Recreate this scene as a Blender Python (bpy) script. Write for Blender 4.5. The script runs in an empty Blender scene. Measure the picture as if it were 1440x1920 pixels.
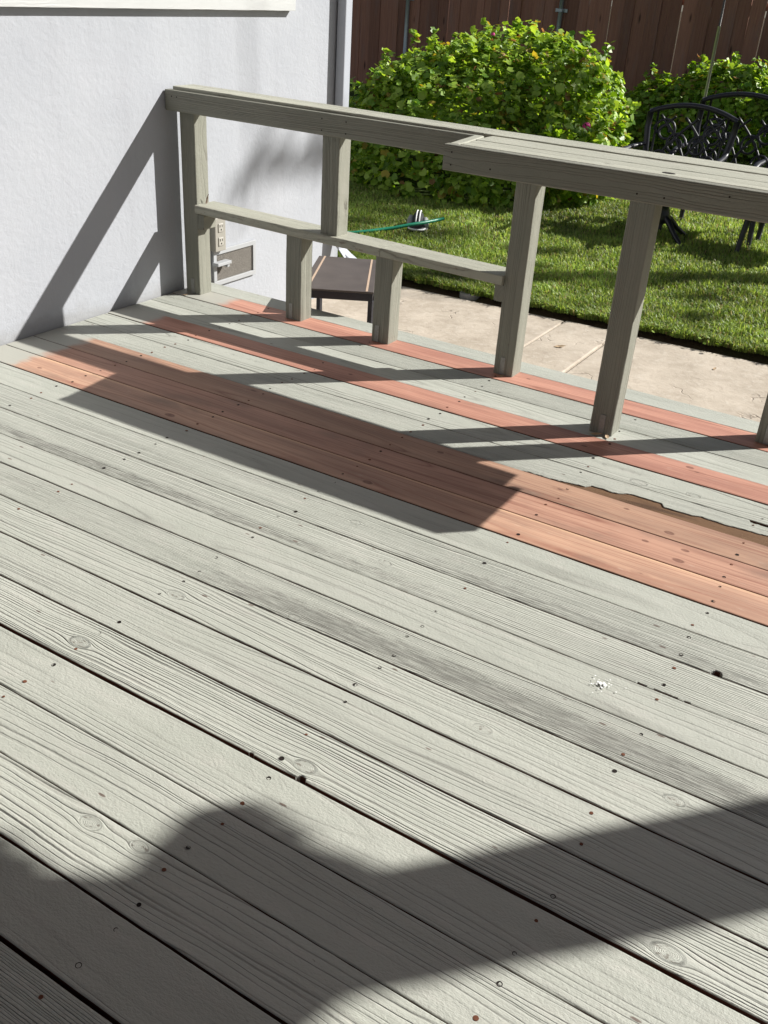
import bpy, bmesh, math, random
import numpy as np
from mathutils import Vector, Matrix, Euler, noise as mnoise

S = bpy.context.scene
COL = S.collection
random.seed(7)
RNG = np.random.default_rng(11)
PI = math.pi

# ------------------------------------------------------------------ camera
cam_d = bpy.data.cameras.new('camera'); cam = bpy.data.objects.new('camera', cam_d); COL.objects.link(cam)
cr, cu, cf = Vector((.8494, .5247, .0591)), Vector((-.3010, .3890, .8706)), Vector((-.4342, .7567, -.4887))
M = Matrix((cr, cu, -cf)).transposed().to_4x4(); M.translation = Vector((3.2831, -3.6008, 1.4283))
cam.matrix_world = M
cam_d.sensor_fit = 'VERTICAL'; cam_d.sensor_height = 36; cam_d.lens = 1786.7 / 1920 * 36
cam_d.clip_start = .02; cam_d.clip_end = 600
S.camera = cam

# ------------------------------------------------------------------ sky, sun, exposure
SUN_TO = Vector((1.08, 1.05, 1.0)).normalized()
elev = math.asin(SUN_TO.z); azim = math.atan2(SUN_TO.x, SUN_TO.y)
W = bpy.data.worlds.new('World'); S.world = W; W.use_nodes = True
nt = W.node_tree; nt.nodes.clear()
sky = nt.nodes.new('ShaderNodeTexSky'); sky.sky_type = 'NISHITA'; sky.sun_disc = False
sky.sun_elevation = elev; sky.sun_rotation = azim; sky.air_density = 1.0; sky.dust_density = 1.2; sky.ozone_density = 1.0
bg = nt.nodes.new('ShaderNodeBackground'); bg.inputs['Strength'].default_value = .05
out = nt.nodes.new('ShaderNodeOutputWorld')
hsv = nt.nodes.new('ShaderNodeHueSaturation'); hsv.inputs['Saturation'].default_value = .6   # camera white balance
nt.links.new(sky.outputs[0], hsv.inputs['Color']); nt.links.new(hsv.outputs[0], bg.inputs[0]); nt.links.new(bg.outputs[0], out.inputs[0])
sd = bpy.data.lights.new('sun', 'SUN'); sd.energy = 5.0; sd.angle = math.radians(.5); sd.color = (1.0, .975, .925)
sun = bpy.data.objects.new('sun', sd); COL.objects.link(sun)
sun.rotation_euler = SUN_TO.to_track_quat('Z', 'Y').to_euler(); sun.location = (6, 6, 8)
S.view_settings.view_transform = 'Standard'; S.view_settings.look = 'None'
S.view_settings.exposure = .74; S.view_settings.gamma = 1; S.view_settings.use_curve_mapping = False

# ------------------------------------------------------------------ helpers: objects
def tag(o, label=None, cat=None, group=None, kind=None):
    if label: o['label'] = label
    if cat: o['category'] = cat
    if group: o['group'] = group
    if kind: o['kind'] = kind
    return o

def empty(name, loc=(0, 0, 0), label=None, cat=None, group=None, kind=None):
    o = bpy.data.objects.new(name, None); COL.objects.link(o); o.location = loc; o.empty_display_size = .1
    return tag(o, label, cat, group, kind)

def link(name, me, mat, parent=None, mw=None):
    o = bpy.data.objects.new(name, me); COL.objects.link(o)
    if mat is not None and not me.materials: me.materials.append(mat)
    if mw is None: mw = Matrix.Identity(4)
    if parent is not None:
        o.parent = parent
        pw = world(parent)
        o.matrix_basis = pw.inverted() @ mw
    else:
        o.matrix_basis = mw
    return o

def world(o):
    m = o.matrix_basis.copy()
    if o.parent is not None: m = world(o.parent) @ o.matrix_parent_inverse @ m
    return m

def mesh(name, v, f, smooth=False):
    me = bpy.data.meshes.new(name); me.from_pydata([tuple(p) for p in v], [], f); me.update()
    if smooth: me.polygons.foreach_set('use_smooth', [True] * len(me.polygons))
    return me

def bm_mesh(name, bm, smooth=False, angle=None):
    me = bpy.data.meshes.new(name); bm.normal_update(); bm.to_mesh(me); bm.free()
    if smooth: me.polygons.foreach_set('use_smooth', [True] * len(me.polygons))
    return me

def add_box(bm, a, b, bev=0.0, mat=None):
    a = Vector(a); b = Vector(b)
    r = bmesh.ops.create_cube(bm, size=1)
    vs = r['verts']
    sc = b - a
    for v in vs:
        v.co = Vector((a.x + (v.co.x + .5) * sc.x, a.y + (v.co.y + .5) * sc.y, a.z + (v.co.z + .5) * sc.z))
        if mat: v.co = mat @ v.co
    if bev > 0:
        es = list({e for v in vs for e in v.link_edges})
        bmesh.ops.bevel(bm, geom=es, offset=bev, segments=2, profile=.5, affect='EDGES')

def box(name, a, b, mat, parent=None, bev=.002, mw=None, smooth=False):
    bm = bmesh.new(); add_box(bm, a, b, bev)
    return link(name, bm_mesh(name, bm, smooth), mat, parent, mw)

def tube_geo(path, rad, n=8, closed=False, flat=1.0):
    """sweep a circle (radius list or number) along points"""
    P = [Vector(p) for p in path]; N = len(P)
    R = rad if hasattr(rad, '__len__') else [rad] * N
    v = []; f = []
    up = None
    for i in range(N):
        if closed: t = P[(i + 1) % N] - P[i - 1]
        else: t = P[min(i + 1, N - 1)] - P[max(i - 1, 0)]
        if t.length < 1e-9: t = Vector((0, 0, 1))
        t.normalize()
        if up is None:
            up = Vector((0, 0, 1)) if abs(t.z) < .9 else Vector((1, 0, 0))
        s = t.cross(up)
        if s.length < 1e-6: s = t.orthogonal()
        s.normalize(); u = s.cross(t).normalized(); up = u
        for k in range(n):
            a = 2 * PI * k / n
            v.append(P[i] + s * (math.cos(a) * R[i]) + u * (math.sin(a) * R[i] * flat))
    M_ = N if closed else N - 1
    for i in range(M_):
        j = (i + 1) % N
        for k in range(n):
            l = (k + 1) % n
            f.append((i * n + k, j * n + k, j * n + l, i * n + l))
    if not closed:
        f.append(tuple(range(n))[::-1]); f.append(tuple((N - 1) * n + k for k in range(n)))
    return v, f

def tubes(name, paths, mat, parent=None, n=8, mw=None):
    V = []; F = []
    for pth in paths:
        path, rad = pth[0], pth[1]
        flat = pth[2] if len(pth) > 2 else 1.0
        v, f = tube_geo(path, rad, n, flat=flat)
        o = len(V); V += v; F += [tuple(i + o for i in q) for q in f]
    me = mesh(name, V, F, True)
    return link(name, me, mat, parent, mw)

def lathe_geo(prof, n=24, cap=True):
    v = []; f = []
    for r, z in prof:
        for k in range(n):
            a = 2 * PI * k / n; v.append((r * math.cos(a), r * math.sin(a), z))
    m = len(prof)
    for i in range(m - 1):
        for k in range(n):
            l = (k + 1) % n
            f.append((i * n + k, i * n + l, (i + 1) * n + l, (i + 1) * n + k))
    if cap:
        f.append(tuple(range(n))[::-1]); f.append(tuple((m - 1) * n + k for k in range(n)))
    return v, f

# ------------------------------------------------------------------ helpers: shader expressions
class X:
    """tiny wrapper: python arithmetic on node sockets"""
    def __init__(s, nt, sock): s.nt = nt; s.s = sock
    def _m(s, op, *a, clamp=False):
        n = s.nt.nodes.new('ShaderNodeMath'); n.operation = op; n.use_clamp = clamp
        for i, q in enumerate((s,) + a):
            if isinstance(q, X): s.nt.links.new(q.s, n.inputs[i])
            else: n.inputs[i].default_value = float(q)
        return X(s.nt, n.outputs[0])
    def __add__(s, o): return s._m('ADD', o)
    __radd__ = __add__
    def __sub__(s, o): return s._m('SUBTRACT', o)
    def __rsub__(s, o): return (s * -1.0) + o
    def __mul__(s, o): return s._m('MULTIPLY', o)
    __rmul__ = __mul__
    def __truediv__(s, o): return s._m('DIVIDE', o)
    def sqrt(s): return s._m('SQRT')
    def abs(s): return s._m('ABSOLUTE')
    def pow(s, e): return s._m('POWER', e)
    def fract(s): return s._m('FRACT')
    def floor(s): return s._m('FLOOR')
    def min(s, o): return s._m('MINIMUM', o)
    def max(s, o): return s._m('MAXIMUM', o)
    def clamp(s): return s._m('ADD', 0.0, clamp=True)
    def sstep(s, a, b):
        n = s.nt.nodes.new('ShaderNodeMapRange'); n.interpolation_type = 'SMOOTHSTEP'
        s.nt.links.new(s.s, n.inputs[0])
        for i, q in ((1, a), (2, b)):
            if isinstance(q, X): s.nt.links.new(q.s, n.inputs[i])
            else: n.inputs[i].default_value = q
        return X(s.nt, n.outputs[0])

class Sh:
    def __init__(s, name, rough=.7, spec=.35):
        s.m = bpy.data.materials.new(name); s.m.use_nodes = True
        s.nt = s.m.node_tree; s.b = s.nt.nodes['Principled BSDF']
        s.b.inputs['Roughness'].default_value = rough
        s.b.inputs['Specular IOR Level'].default_value = spec
    def coord(s, kind='Object'):
        n = s.nt.nodes.new('ShaderNodeTexCoord'); return n.outputs[kind]
    def pos(s):
        return s.nt.nodes.new('ShaderNodeNewGeometry').outputs['Position']
    def sep(s, v):
        n = s.nt.nodes.new('ShaderNodeSeparateXYZ'); s.nt.links.new(v, n.inputs[0])
        return [X(s.nt, n.outputs[i]) for i in range(3)]
    def comb(s, x, y, z=0.0):
        n = s.nt.nodes.new('ShaderNodeCombineXYZ')
        for i, q in enumerate((x, y, z)):
            if isinstance(q, X): s.nt.links.new(q.s, n.inputs[i])
            else: n.inputs[i].default_value = q
        return n.outputs[0]
    def attr(s, name, kind='OBJECT'):
        n = s.nt.nodes.new('ShaderNodeAttribute'); n.attribute_type = kind; n.attribute_name = name
        return n
    def noise(s, vec, scale=1.0, detail=3.0, rough=.55, dist=0.0, col=False):
        n = s.nt.nodes.new('ShaderNodeTexNoise'); n.noise_dimensions = '3D'
        s.nt.links.new(vec, n.inputs['Vector']); n.inputs['Scale'].default_value = scale
        n.inputs['Detail'].default_value = detail; n.inputs['Roughness'].default_value = rough
        n.inputs['Distortion'].default_value = dist
        return n.outputs['Color'] if col else X(s.nt, n.outputs['Fac'])
    def voro(s, vec, scale=1.0, feature='F1', rand=1.0, out='Distance'):
        n = s.nt.nodes.new('ShaderNodeTexVoronoi'); n.feature = feature
        s.nt.links.new(vec, n.inputs['Vector']); n.inputs['Scale'].default_value = scale
        n.inputs['Randomness'].default_value = rand
        o = n.outputs[out]
        return X(s.nt, o) if out == 'Distance' else o
    def mix(s, f, a, b, mode='MIX'):
        n = s.nt.nodes.new('ShaderNodeMix'); n.data_type = 'RGBA'; n.blend_type = mode
        if isinstance(f, X): s.nt.links.new(f.s, n.inputs[0])
        else: n.inputs[0].default_value = f
        for i, q in ((6, a), (7, b)):
            if isinstance(q, (tuple, list)): n.inputs[i].default_value = (*q[:3], 1)
            else: s.nt.links.new(q, n.inputs[i])
        return n.outputs[2]
    def scale(s, c, k):
        """colour * scalar"""
        n = s.nt.nodes.new('ShaderNodeVectorMath'); n.operation = 'SCALE'
        if isinstance(c, (tuple, list)): n.inputs[0].default_value = c[:3]
        else: s.nt.links.new(c, n.inputs[0])
        if isinstance(k, X): s.nt.links.new(k.s, n.inputs['Scale'])
        else: n.inputs['Scale'].default_value = k
        return n.outputs[0]
    def color(s, c):
        if isinstance(c, (tuple, list)): s.b.inputs['Base Color'].default_value = (*c[:3], 1)
        else: s.nt.links.new(c, s.b.inputs['Base Color'])
    def bump(s, h, dist=.001, strength=1.0):
        n = s.nt.nodes.new('ShaderNodeBump'); n.inputs['Distance'].default_value = dist; n.inputs['Strength'].default_value = strength
        s.nt.links.new(h.s, n.inputs['Height']); s.nt.links.new(n.outputs[0], s.b.inputs['Normal'])
    def rough(s, r):
        s.nt.links.new(r.s, s.b.inputs['Roughness'])

def plain(name, col, rough=.6, spec=.4, metal=0.0, var=.12, scale=30, bump=.0):
    s = Sh(name, rough, spec); s.b.inputs['Metallic'].default_value = metal
    n = s.noise(s.coord(), scale, 4)
    s.color(s.scale(col, n * (2 * var) + (1 - var)))
    if bump > 0: s.bump(s.noise(s.coord(), scale * 4, 3), bump)
    return s.m

def wood(name, style):
    """3-D growth rings with knots, raised grain. Per-object properties: seed, ring(gy0,gd,gs), freq, k1,k2,k3(x,y,r), wear, tone, groove, paint_to"""
    s = Sh(name, .60 if style == 'paint' else .58, .42 if style == 'paint' else .38)
    x, y, z = s.sep(s.coord())
    at = s.attr('seed'); seed = X(s.nt, at.outputs['Fac'])
    rg = s.sep(s.attr('ring').outputs['Vector'])
    freq = X(s.nt, s.attr('freq').outputs['Fac'])
    tone = X(s.nt, s.attr('tone').outputs['Fac'])
    groove = X(s.nt, s.attr('groove').outputs['Fac'])
    psi = y; inside = None; dmin = None
    for k in ('k1', 'k2', 'k3'):
        kx, ky, kr = s.sep(s.attr(k).outputs['Vector'])
        dx = (x - kx) / 1.7; dy = y - ky
        d2 = dx * dx + dy * dy + 1e-7
        q = (kr * kr) / d2
        psi = psi - dy * q.min(1.0) * 0.9
        i_ = q.sstep(.75, 1.5)
        rr = d2.sqrt()
        ring_k = i_ * rr
        inside = i_ if inside is None else inside.max(i_)
        dmin = ring_k if dmin is None else dmin + ring_k
    wv = s.comb(x * 1.1 + seed * 7.3, y * 5.0, z * 5.0 + seed * 3.1)
    warp = (s.noise(wv, 1.0, 2) - .5) * (X(s.nt, s.attr('wave').outputs['Fac']) * .034)
    wv2 = s.comb(x * 9.0 + seed * 5.3, y * 22.0, z * 22.0 + seed)
    warp2 = (s.noise(wv2, 1.0, 3) - .5) * .0062
    v = psi + warp + warp2
    dep = rg[1] + rg[2] * x + z + (s.noise(s.comb(x * .9 + seed * 2.0, seed, 0), 1.0, 1) - .5) * .05
    r = ((v - rg[0]) * (v - rg[0]) + dep * dep).sqrt()
    # uneven ring spacing
    F = r * freq + s.noise(s.comb(r * 60.0, seed, x * .25), 1.0, 2) * 3.2
    F = F * (1.0 - inside * 1.0) + dmin * 420.0 * inside
    fr = F.fract()
    rid = F.floor()
    wn = s.nt.nodes.new('ShaderNodeTexWhiteNoise'); wn.noise_dimensions = '1D'; s.nt.links.new((rid + seed * 13.0).s, wn.inputs['W'])
    rnd = X(s.nt, wn.outputs['Value'])
    line = (fr * 2.0 - 1.0).abs().pow(4.0)             # 1 at the groove between two rings
    brk = s.noise(s.comb(x * 3.4 + seed, r * 130.0, seed), 1.0, 4).sstep(.36, .62)
    patchy = s.noise(s.comb(x * 1.3 + seed * 4.0, y * 9.0, z * 9.0 + seed), 1.0, 3).sstep(.3, .66)
    amp = (rnd * .5 + .5) * (brk * .55 + .45) * (patchy * .6 + .4) * groove * 1.15
    amp = amp * (1.0 - inside * .55)
    fine = s.noise(s.comb(x * 60.0, y * 420.0, z * 420.0 + seed), 1.0, 4)
    grit = s.noise(s.comb(x * 450.0, y * 520.0, z * 520.0), 1.0, 3)
    lumps = s.noise(s.comb(x * 14.0 + seed, y * 26.0, z * 26.0), 1.0, 3)
    crust = s.noise(s.comb(x * 130.0 + seed, y * 190.0, z * 190.0), 1.0, 4, .6)
    if style == 'paint':
        wear = X(s.nt, s.attr('wear').outputs['Fac'])
        wn1 = s.noise(s.comb(x * 1.1 + seed * 11.0, y * 17.0, z * 8.0 + seed), 1.0, 5, .62)
        wn2 = s.noise(s.comb(x * 26.0 + seed, r * 230.0, seed), 1.0, 4, .65)
        wb = s.sep(s.attr('wband').outputs['Vector'])
        wx = s.sep(s.attr('wspan').outputs['Vector'])
        wear = wear + wb[2] * (1.0 - ((y - wb[0]).abs() / wb[1]).sstep(0.0, 1.0)) * (1.0 - ((x - wx[0]).abs() / wx[1]).sstep(.35, 1.0))
        wm = (wn1 * .50 + wn2 * .50 + wear + (fr * 2.0 - 1.0).abs() * .05).sstep(.58, .74)
        wm = wm * (s.noise(s.comb(x * 11.0 + seed * 2.0, y * 300.0, z * 200.0), 1.0, 4, .62).sstep(.40, .60) * .72 + .28)
        spk = s.noise(s.comb(x * 70.0 + seed, y * 150.0, z * 150.0), 1.0, 2, .7).sstep(.69, .76)
        big = s.noise(s.comb(x * 2.2 + seed * 3.0, y * 7.0, z * 7.0), 1.0, 4)
        base = s.mix(big, (.350, .364, .315), (.445, .450, .402))
        base = s.mix(s.noise(s.comb(x * 7.0 + seed, y * 40.0, z * 40.0), 1.0, 3).sstep(.5, .75) * .35, base, (.49, .475, .43))
        base = s.mix(X(s.nt, s.attr('olive').outputs['Fac']), base, s.mix(1.0, base, (1.0, .94, .78), 'MULTIPLY'))
        base = s.scale(base, tone)
        base = s.mix((line * amp * .85).clamp(), base, (.060, .050, .042))
        kc = s.noise(s.comb(x * 55.0 + seed, y * 120.0, z * 60.0), 1.0, 3, .6).sstep(.54, .64)
        base = s.mix((inside * kc * .7).clamp(), base, (.10, .075, .055))
        blot = s.noise(s.comb(x * 4.5 + seed * 2.0, y * 11.0, z * 11.0), 1.0, 5, .65).sstep(.56, .80)
        base = s.mix(blot * .30, base, (.27, .265, .24))
        base = s.mix((spk * .5).clamp(), base, (.13, .12, .105))
        base = s.mix((wm * .85).clamp(), base, s.mix(wn2, (.060, .058, .050), (.21, .205, .18)))
        ed = (y.abs() + (s.noise(s.comb(x * 12.0 + seed, y * 30.0, z * 30.0), 1.0, 4, .7) - .5) * .075).sstep(.074, .084)
        base = s.mix(ed * .65, base, (.155, .105, .078))
        chip = s.voro(s.comb(x * 5.0 + seed * 3.0, y * 16.0, z * 9.0), 1.0)
        base = s.mix((1.0 - chip.sstep(.035, .06)) * .8, base, (.10, .055, .04))
        s.color(base)
        h = (1.0 - line * amp) * 1.0 + fine * .12 + grit * .10 + lumps * .50 + crust * .34 - wm * .12 - inside * .15
        s.bump(h, .0048, .9)
    else:
        pt = X(s.nt, s.attr('paint_to').outputs['Fac'])
        sap = X(s.nt, s.attr('sap').outputs['Fac'])
        warm = X(s.nt, s.attr('warm').outputs['Fac'])
        wide = s.noise(s.comb(x * 1.3 + seed * 3.0, y * 16.0, z * 8.0 + seed), 1.0, 4)
        c1 = s.mix(wide.sstep(.3, .7), (.33, .200, .142), (.50, .310, .212))
        c2 = s.mix(wide.sstep(.3, .7), (.37, .172, .130), (.52, .262, .195))
        c = s.mix(warm, c2, c1)
        c = s.mix((line * .8 * (brk * .7 + .3)).clamp(), c, (.22, .085, .055))
        stv = s.noise(s.comb(x * 5.0 + seed, y * 110.0, z * 90.0), 1.0, 4, .6)
        c = s.mix(stv.sstep(.5, .75) * .45, c, (.24, .110, .075)); c = s.mix((1.0 - stv.sstep(.28, .45)) * .3, c, (.60, .36, .25))
        c = s.mix(((fine - .5).abs() * .5).clamp(), c, (.62, .30, .19))
        # pale sapwood edge (negative sap = none); lies towards +y edge
        edge = (y + (s.noise(s.comb(x * 2.0, seed, 0), 1.0, 2) - .5) * .02)
        c = s.mix(edge.sstep(sap - .006, sap + .016) * .7, c, (.64, .42, .26))
        # dull greyish traffic smudges
        sm = s.noise(s.comb(x * 3.0 + seed * 5.0, y * 9.0, 0), 1.0, 4, .6).sstep(.52, .78)
        c = s.mix(sm * .85 * (warm * .75 + .25), c, (.21, .140, .105))
        kn = s.noise(s.comb(x * 70.0 + seed, y * 90.0, z), 1.0, 3)
        c = s.mix((inside * (.30 + .75 * kn)).clamp(), c, (.13, .050, .033))
        kv = s.voro(s.comb(x * 3.1 + seed * 4.0, y * 8.0, seed), 1.0)
        kq = s.noise(s.comb(x * 60.0 + seed, y * 80.0, 0), 1.0, 3) * .05
        c = s.mix((1.0 - (kv + kq).sstep(.05, .085)) * .75, c, (.125, .055, .038))
        c = s.mix(((kv + kq - .10).abs().sstep(.05, .0)) * .22, c, (.20, .090, .060))
        scf = s.noise(s.comb(x * 16.0 + seed * 2.0, y * 60.0, 0), 1.0, 5, .7).sstep(.60, .72)
        c = s.mix(scf * .35, c, (.52, .40, .32))
        c = s.scale(c, tone)
        # grey over-spray near the house wall
        pe = s.noise(s.comb(x * 9.0 + seed, y * 16.0, 0), 1.0, 3)
        pm = (pt + (pe - .5) * .12 - x).sstep(-.035, .035)
        c = s.mix(pm * .93, c, (.36, .37, .33))
        s.color(c)
        h = (1.0 - line * amp) * .5 + fine * .22 + grit * .10 + lumps * .15
        s.bump(h, .0012, .6)
    return s.m

M_PAINT = wood('weathered_painted_wood', 'paint')
M_RED = wood('new_redwood', 'red')

def stucco():
    s = Sh('white_stucco', .9, .2); p = s.coord()
    x, y, z = s.sep(p)
    n1 = s.noise(p, 38, 6, .62); n2 = s.noise(p, 9, 4, .5); n3 = s.noise(p, 2.2, 4)
    tro = s.noise(s.comb(x, y * 7.0, z * 7.0), 1.4, 4, .6, .8)
    st = s.noise(s.comb(x, y * 9.0, z * .8), 1.0, 4)
    c = s.mix(n3, (.330, .346, .378), (.412, .424, .450))
    c = s.mix(st.sstep(.5, .72) * .22, c, (.31, .318, .342))
    c = s.mix(n1.sstep(.62, .72) * .16, c, (.28, .28, .30))
    grime = (1.0 - (z + (s.noise(s.comb(x, y * 6.0, z * 9.0), 1.0, 4, .65) - .5) * .16).sstep(.0, .09)) * (1.0 - y.sstep(.06, .13))
    c = s.mix(grime * .45, c, (.20, .19, .175))
    s.color(c)
    s.bump(n1 * .9 + n2 * .35 + tro * .75 + s.noise(p, 150, 3) * .25, .0036, .72)
    return s.m
M_STUCCO = stucco()

def concrete():
    s = Sh('tan_stamped_concrete', .75, .3); p = s.pos(); x, y, z = s.sep(p)
    n1 = s.noise(p, 3.2, 5, .6); n2 = s.noise(p, 26, 5, .65, .6); n3 = s.noise(p, 120, 3)
    c = s.mix(n1.sstep(.3, .72), (.37, .315, .25), (.50, .435, .355))
    c = s.mix(n2.sstep(.5, .72) * .5, c, (.54, .49, .42))
    c = s.mix(n2.sstep(.28, .5) * .35 * -1.0 + .35, c, (.24, .19, .15))
    w = s.noise(p, 5, 3, .5, 0, True)
    vm = s.nt.nodes.new('ShaderNodeVectorMath'); vm.operation = 'MULTIPLY_ADD'; s.nt.links.new(w, vm.inputs[0]); vm.inputs[1].default_value = (.5, .35, 0); s.nt.links.new(p, vm.inputs[2])
    cr_ = s.voro(vm.outputs[0], 2.6, 'DISTANCE_TO_EDGE')
    gate = s.noise(p, 2.9, 2).sstep(.54, .66)
    crack = (1.0 - cr_.sstep(.004, .014)) * gate
    c = s.mix(crack * .5, c, (.17, .13, .10))
    s.color(c); s.bump(n2 * .8 + n3 * .25 - crack * 1.5 + n1, .004, .8)
    return s.m
M_CONC = concrete()

def soil():
    s = Sh('dark_soil', .95, .1); p = s.pos()
    n = s.noise(p, 24, 6, .7); m_ = s.noise(p, 3, 3)
    c = s.mix(n, (.022, .014, .009), (.095, .065, .042)); c = s.mix(m_.sstep(.45, .7) * .5, c, (.05, .06, .022))
    s.color(c); s.bump(n, .03, 1)
    return s.m
M_SOIL = soil()

def lawn_base():
    s = Sh('turf_base', .95, .1); p = s.pos()
    n = s.noise(p, 18, 6, .7); m_ = s.noise(p, 1.3, 4)
    c = s.mix(n, (.018, .030, .008), (.07, .10, .025)); c = s.mix(m_.sstep(.5, .75) * .5, c, (.10, .09, .035))
    s.color(c); s.bump(n, .03, 1)
    return s.m
M_TURF = lawn_base()

def foliage(name, rough=.5, trans=.45):
    s = Sh(name, rough, .4)
    a = s.attr('tint', 'GEOMETRY')
    s.color(a.outputs['Color'])
    tr = s.nt.nodes.new('ShaderNodeBsdfTranslucent')
    hs = s.nt.nodes.new('ShaderNodeHueSaturation'); hs.inputs['Saturation'].default_value = 1.12; hs.inputs['Value'].default_value = 1.5
    hs.inputs['Hue'].default_value = .485
    s.nt.links.new(a.outputs['Color'], hs.inputs['Color']); s.nt.links.new(hs.outputs[0], tr.inputs[0])
    mx = s.nt.nodes.new('ShaderNodeMixShader'); mx.inputs[0].default_value = trans
    o = s.nt.nodes['Material Output']
    s.nt.links.new(s.b.outputs[0], mx.inputs[1]); s.nt.links.new(tr.outputs[0], mx.inputs[2]); s.nt.links.new(mx.outputs[0], o.inputs[0])
    return s.m
M_LEAF = foliage('geranium_leaf', .45, .42)
M_GRASS = foliage('grass_blade', .5, .4)
M_TREE = foliage('tree_leaf', .5, .15)

def picket_mat():
    s = Sh('stained_fence_board', .8, .25); p = s.coord(); x, y, z = s.sep(p)
    sd_ = X(s.nt, s.attr('seed').outputs['Fac'])
    g = s.noise(s.comb(x * 60.0 + sd_ * 9.0, y * 20.0, z * 2.4 + sd_), 1.0, 5, .62)
    b_ = s.noise(s.comb(x * 8.0 + sd_, y, z * 1.3 + sd_ * 3.0), 1.0, 3)
    c = s.mix(g, (.165, .076, .052), (.42, .210, .148))
    c = s.mix(b_.sstep(.45, .75) * .6, c, (.25, .165, .145))
    kn = s.voro(s.comb(x * 7.0 + sd_ * 5.0, sd_, z * 1.8), 1.0)
    c = s.mix((1.0 - kn.sstep(.05, .16)) * .8, c, (.028, .014, .012))
    c = s.scale(c, X(s.nt, s.attr('tone').outputs['Fac']))
    s.color(c); s.bump(g, .004, .6)
    return s.m
M_PICKET = picket_mat()
M_GALV = plain('galvanised_steel', (.36, .40, .42), .45, .5, .6, .1, 40)
M_STRAP = plain('strap_steel', (.30, .30, .28), .5, .5, .4, .25, 120)
M_BLACKMETAL = plain('black_cast_aluminium', (.014, .014, .020), .42, .5, .0, .3, 60)
M_DARK = plain('dark_screw', (.016, .011, .009), .7, .2)
M_RUST = plain('rusty_screw', (.13, .050, .028), .8, .2, 0, .3, 300)
M_WHITE = plain('white_paint', (.36, .37, .38), .5, .4, 0, .05, 20)
M_TRIM = plain('white_trim_paint', (.55, .56, .58), .55, .4, 0, .05, 20)
M_BEIGE = plain('beige_box', (.30, .285, .25), .5, .4, 0, .06, 20)
M_OUTLET = plain('outlet_plastic', (.38, .365, .325), .4, .4, 0, .03, 20)
M_SPOUT = plain('downspout_paint', (.38, .40, .44), .5, .4, 0, .05, 12)
M_BROWN = plain('brown_table_top', (.088, .073, .066), .5, .35, 0, .4, 9)
M_TAN = plain('tan_stripe', (.46, .34, .25), .6, .3)
M_GREEN = plain('green_hose_rubber', (.012, .20, .115), .38, .5, 0, .15, 30)
M_HOSEEND = plain('hose_fitting', (.30, .50, .42), .4, .5, 0, .1, 30)
M_SHOE = plain('dark_shoe_fabric', (.030, .032, .034), .7, .3, 0, .3, 60, .002)
M_SHOEG = plain('grey_shoe_panel', (.27, .28, .28), .7, .3, 0, .15, 60)
M_STRIPE = plain('white_shoe_stripe', (.72, .72, .72), .6, .3)
M_LID = plain('grey_valve_lid', (.22, .22, .215), .7, .3, 0, .2, 60)
M_BROKEN = None
M_BARK = plain('bark', (.12, .085, .06), .9, .1, 0, .4, 14, .02)
M_PINK = plain('pink_petal', (.62, .05, .25), .5, .3, 0, .15, 80)
M_DRY = plain('dry_leaf', (.42, .31, .20), .7, .2, 0, .25, 60)
M_STEM = plain('green_stem', (.10, .13, .05), .6, .3)
M_MESH = None
M_POLE = plain('weathered_metal_pole', (.42, .42, .36), .4, .5, .5, .2, 20)
M_INT = plain('dark_vent_interior', (.03, .027, .024), .9, .1)

def screen_mat():
    s = Sh('wire_mesh', .6, .3); x, y, z = s.sep(s.coord())
    a = ((y * 320.0 + z * 320.0).fract() - .5).abs(); b_ = ((y * 320.0 - z * 320.0).fract() - .5).abs()
    w = a.max(b_).sstep(.34, .44)
    n = s.noise(s.coord(), 30, 3)
    c = s.mix(w, s.mix(n, (.035, .030, .027), (.11, .10, .09)), (.27, .25, .22))
    s.color(c); s.bump(w, .001, .8)
    return s.m
M_MESH = screen_mat()

def brokenwood():
    s = Sh('bare_brown_wood', .85, .2); x, y, z = s.sep(s.coord())
    g = s.noise(s.comb(x * 6.0, y * 260.0, z * 100.0), 1.0, 4, .65); b_ = s.noise(s.comb(x * 3.0, y * 20.0, 0), 1.0, 3)
    c = s.mix(g, (.060, .032, .018), (.25, .145, .080)); c = s.mix(b_.sstep(.5, .7) * .6, c, (.045, .025, .016))
    s.color(c); s.bump(g, .004, 1)
    return s.m
M_BROKEN = brokenwood()
M_SIDE = plain('bare_plank_edge', (.105, .050, .036), .9, .1, 0, .3, 40)

# ------------------------------------------------------------------ beams and planks
_seed = [0]
def wood_props(o, ring=None, freq=150.0, knots=(), wear=.0, tone=1.0, groove=1.0, paint_to=-9.0, sap=9.0, warm=0.0, wave=1.0, wband=(0.0, .05, 0.0), wspan=(2.0, 9.0), olive=0.0, seed=None):
    _seed[0] += 1
    o['seed'] = float(seed if seed is not None else (_seed[0] * 1.618) % 10)
    o['ring'] = [float(q) for q in (ring or (0.0, .03, .0))]
    o['freq'] = float(freq); o['wear'] = float(wear); o['tone'] = float(tone); o['groove'] = float(groove)
    o['wave'] = float(wave); o['wband'] = [float(q) for q in wband]; o['wspan'] = [float(wspan[0]), float(wspan[1]), 0.0]; o['olive'] = float(olive); o['paint_to'] = float(paint_to); o['sap'] = float(sap); o['warm'] = float(warm)
    ks = list(knots)[:3]
    while len(ks) < 3: ks.append((99.0, 99.0, .0001))
    for n, k in zip(('k1', 'k2', 'k3'), ks): o[n] = [float(q) for q in k]

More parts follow.
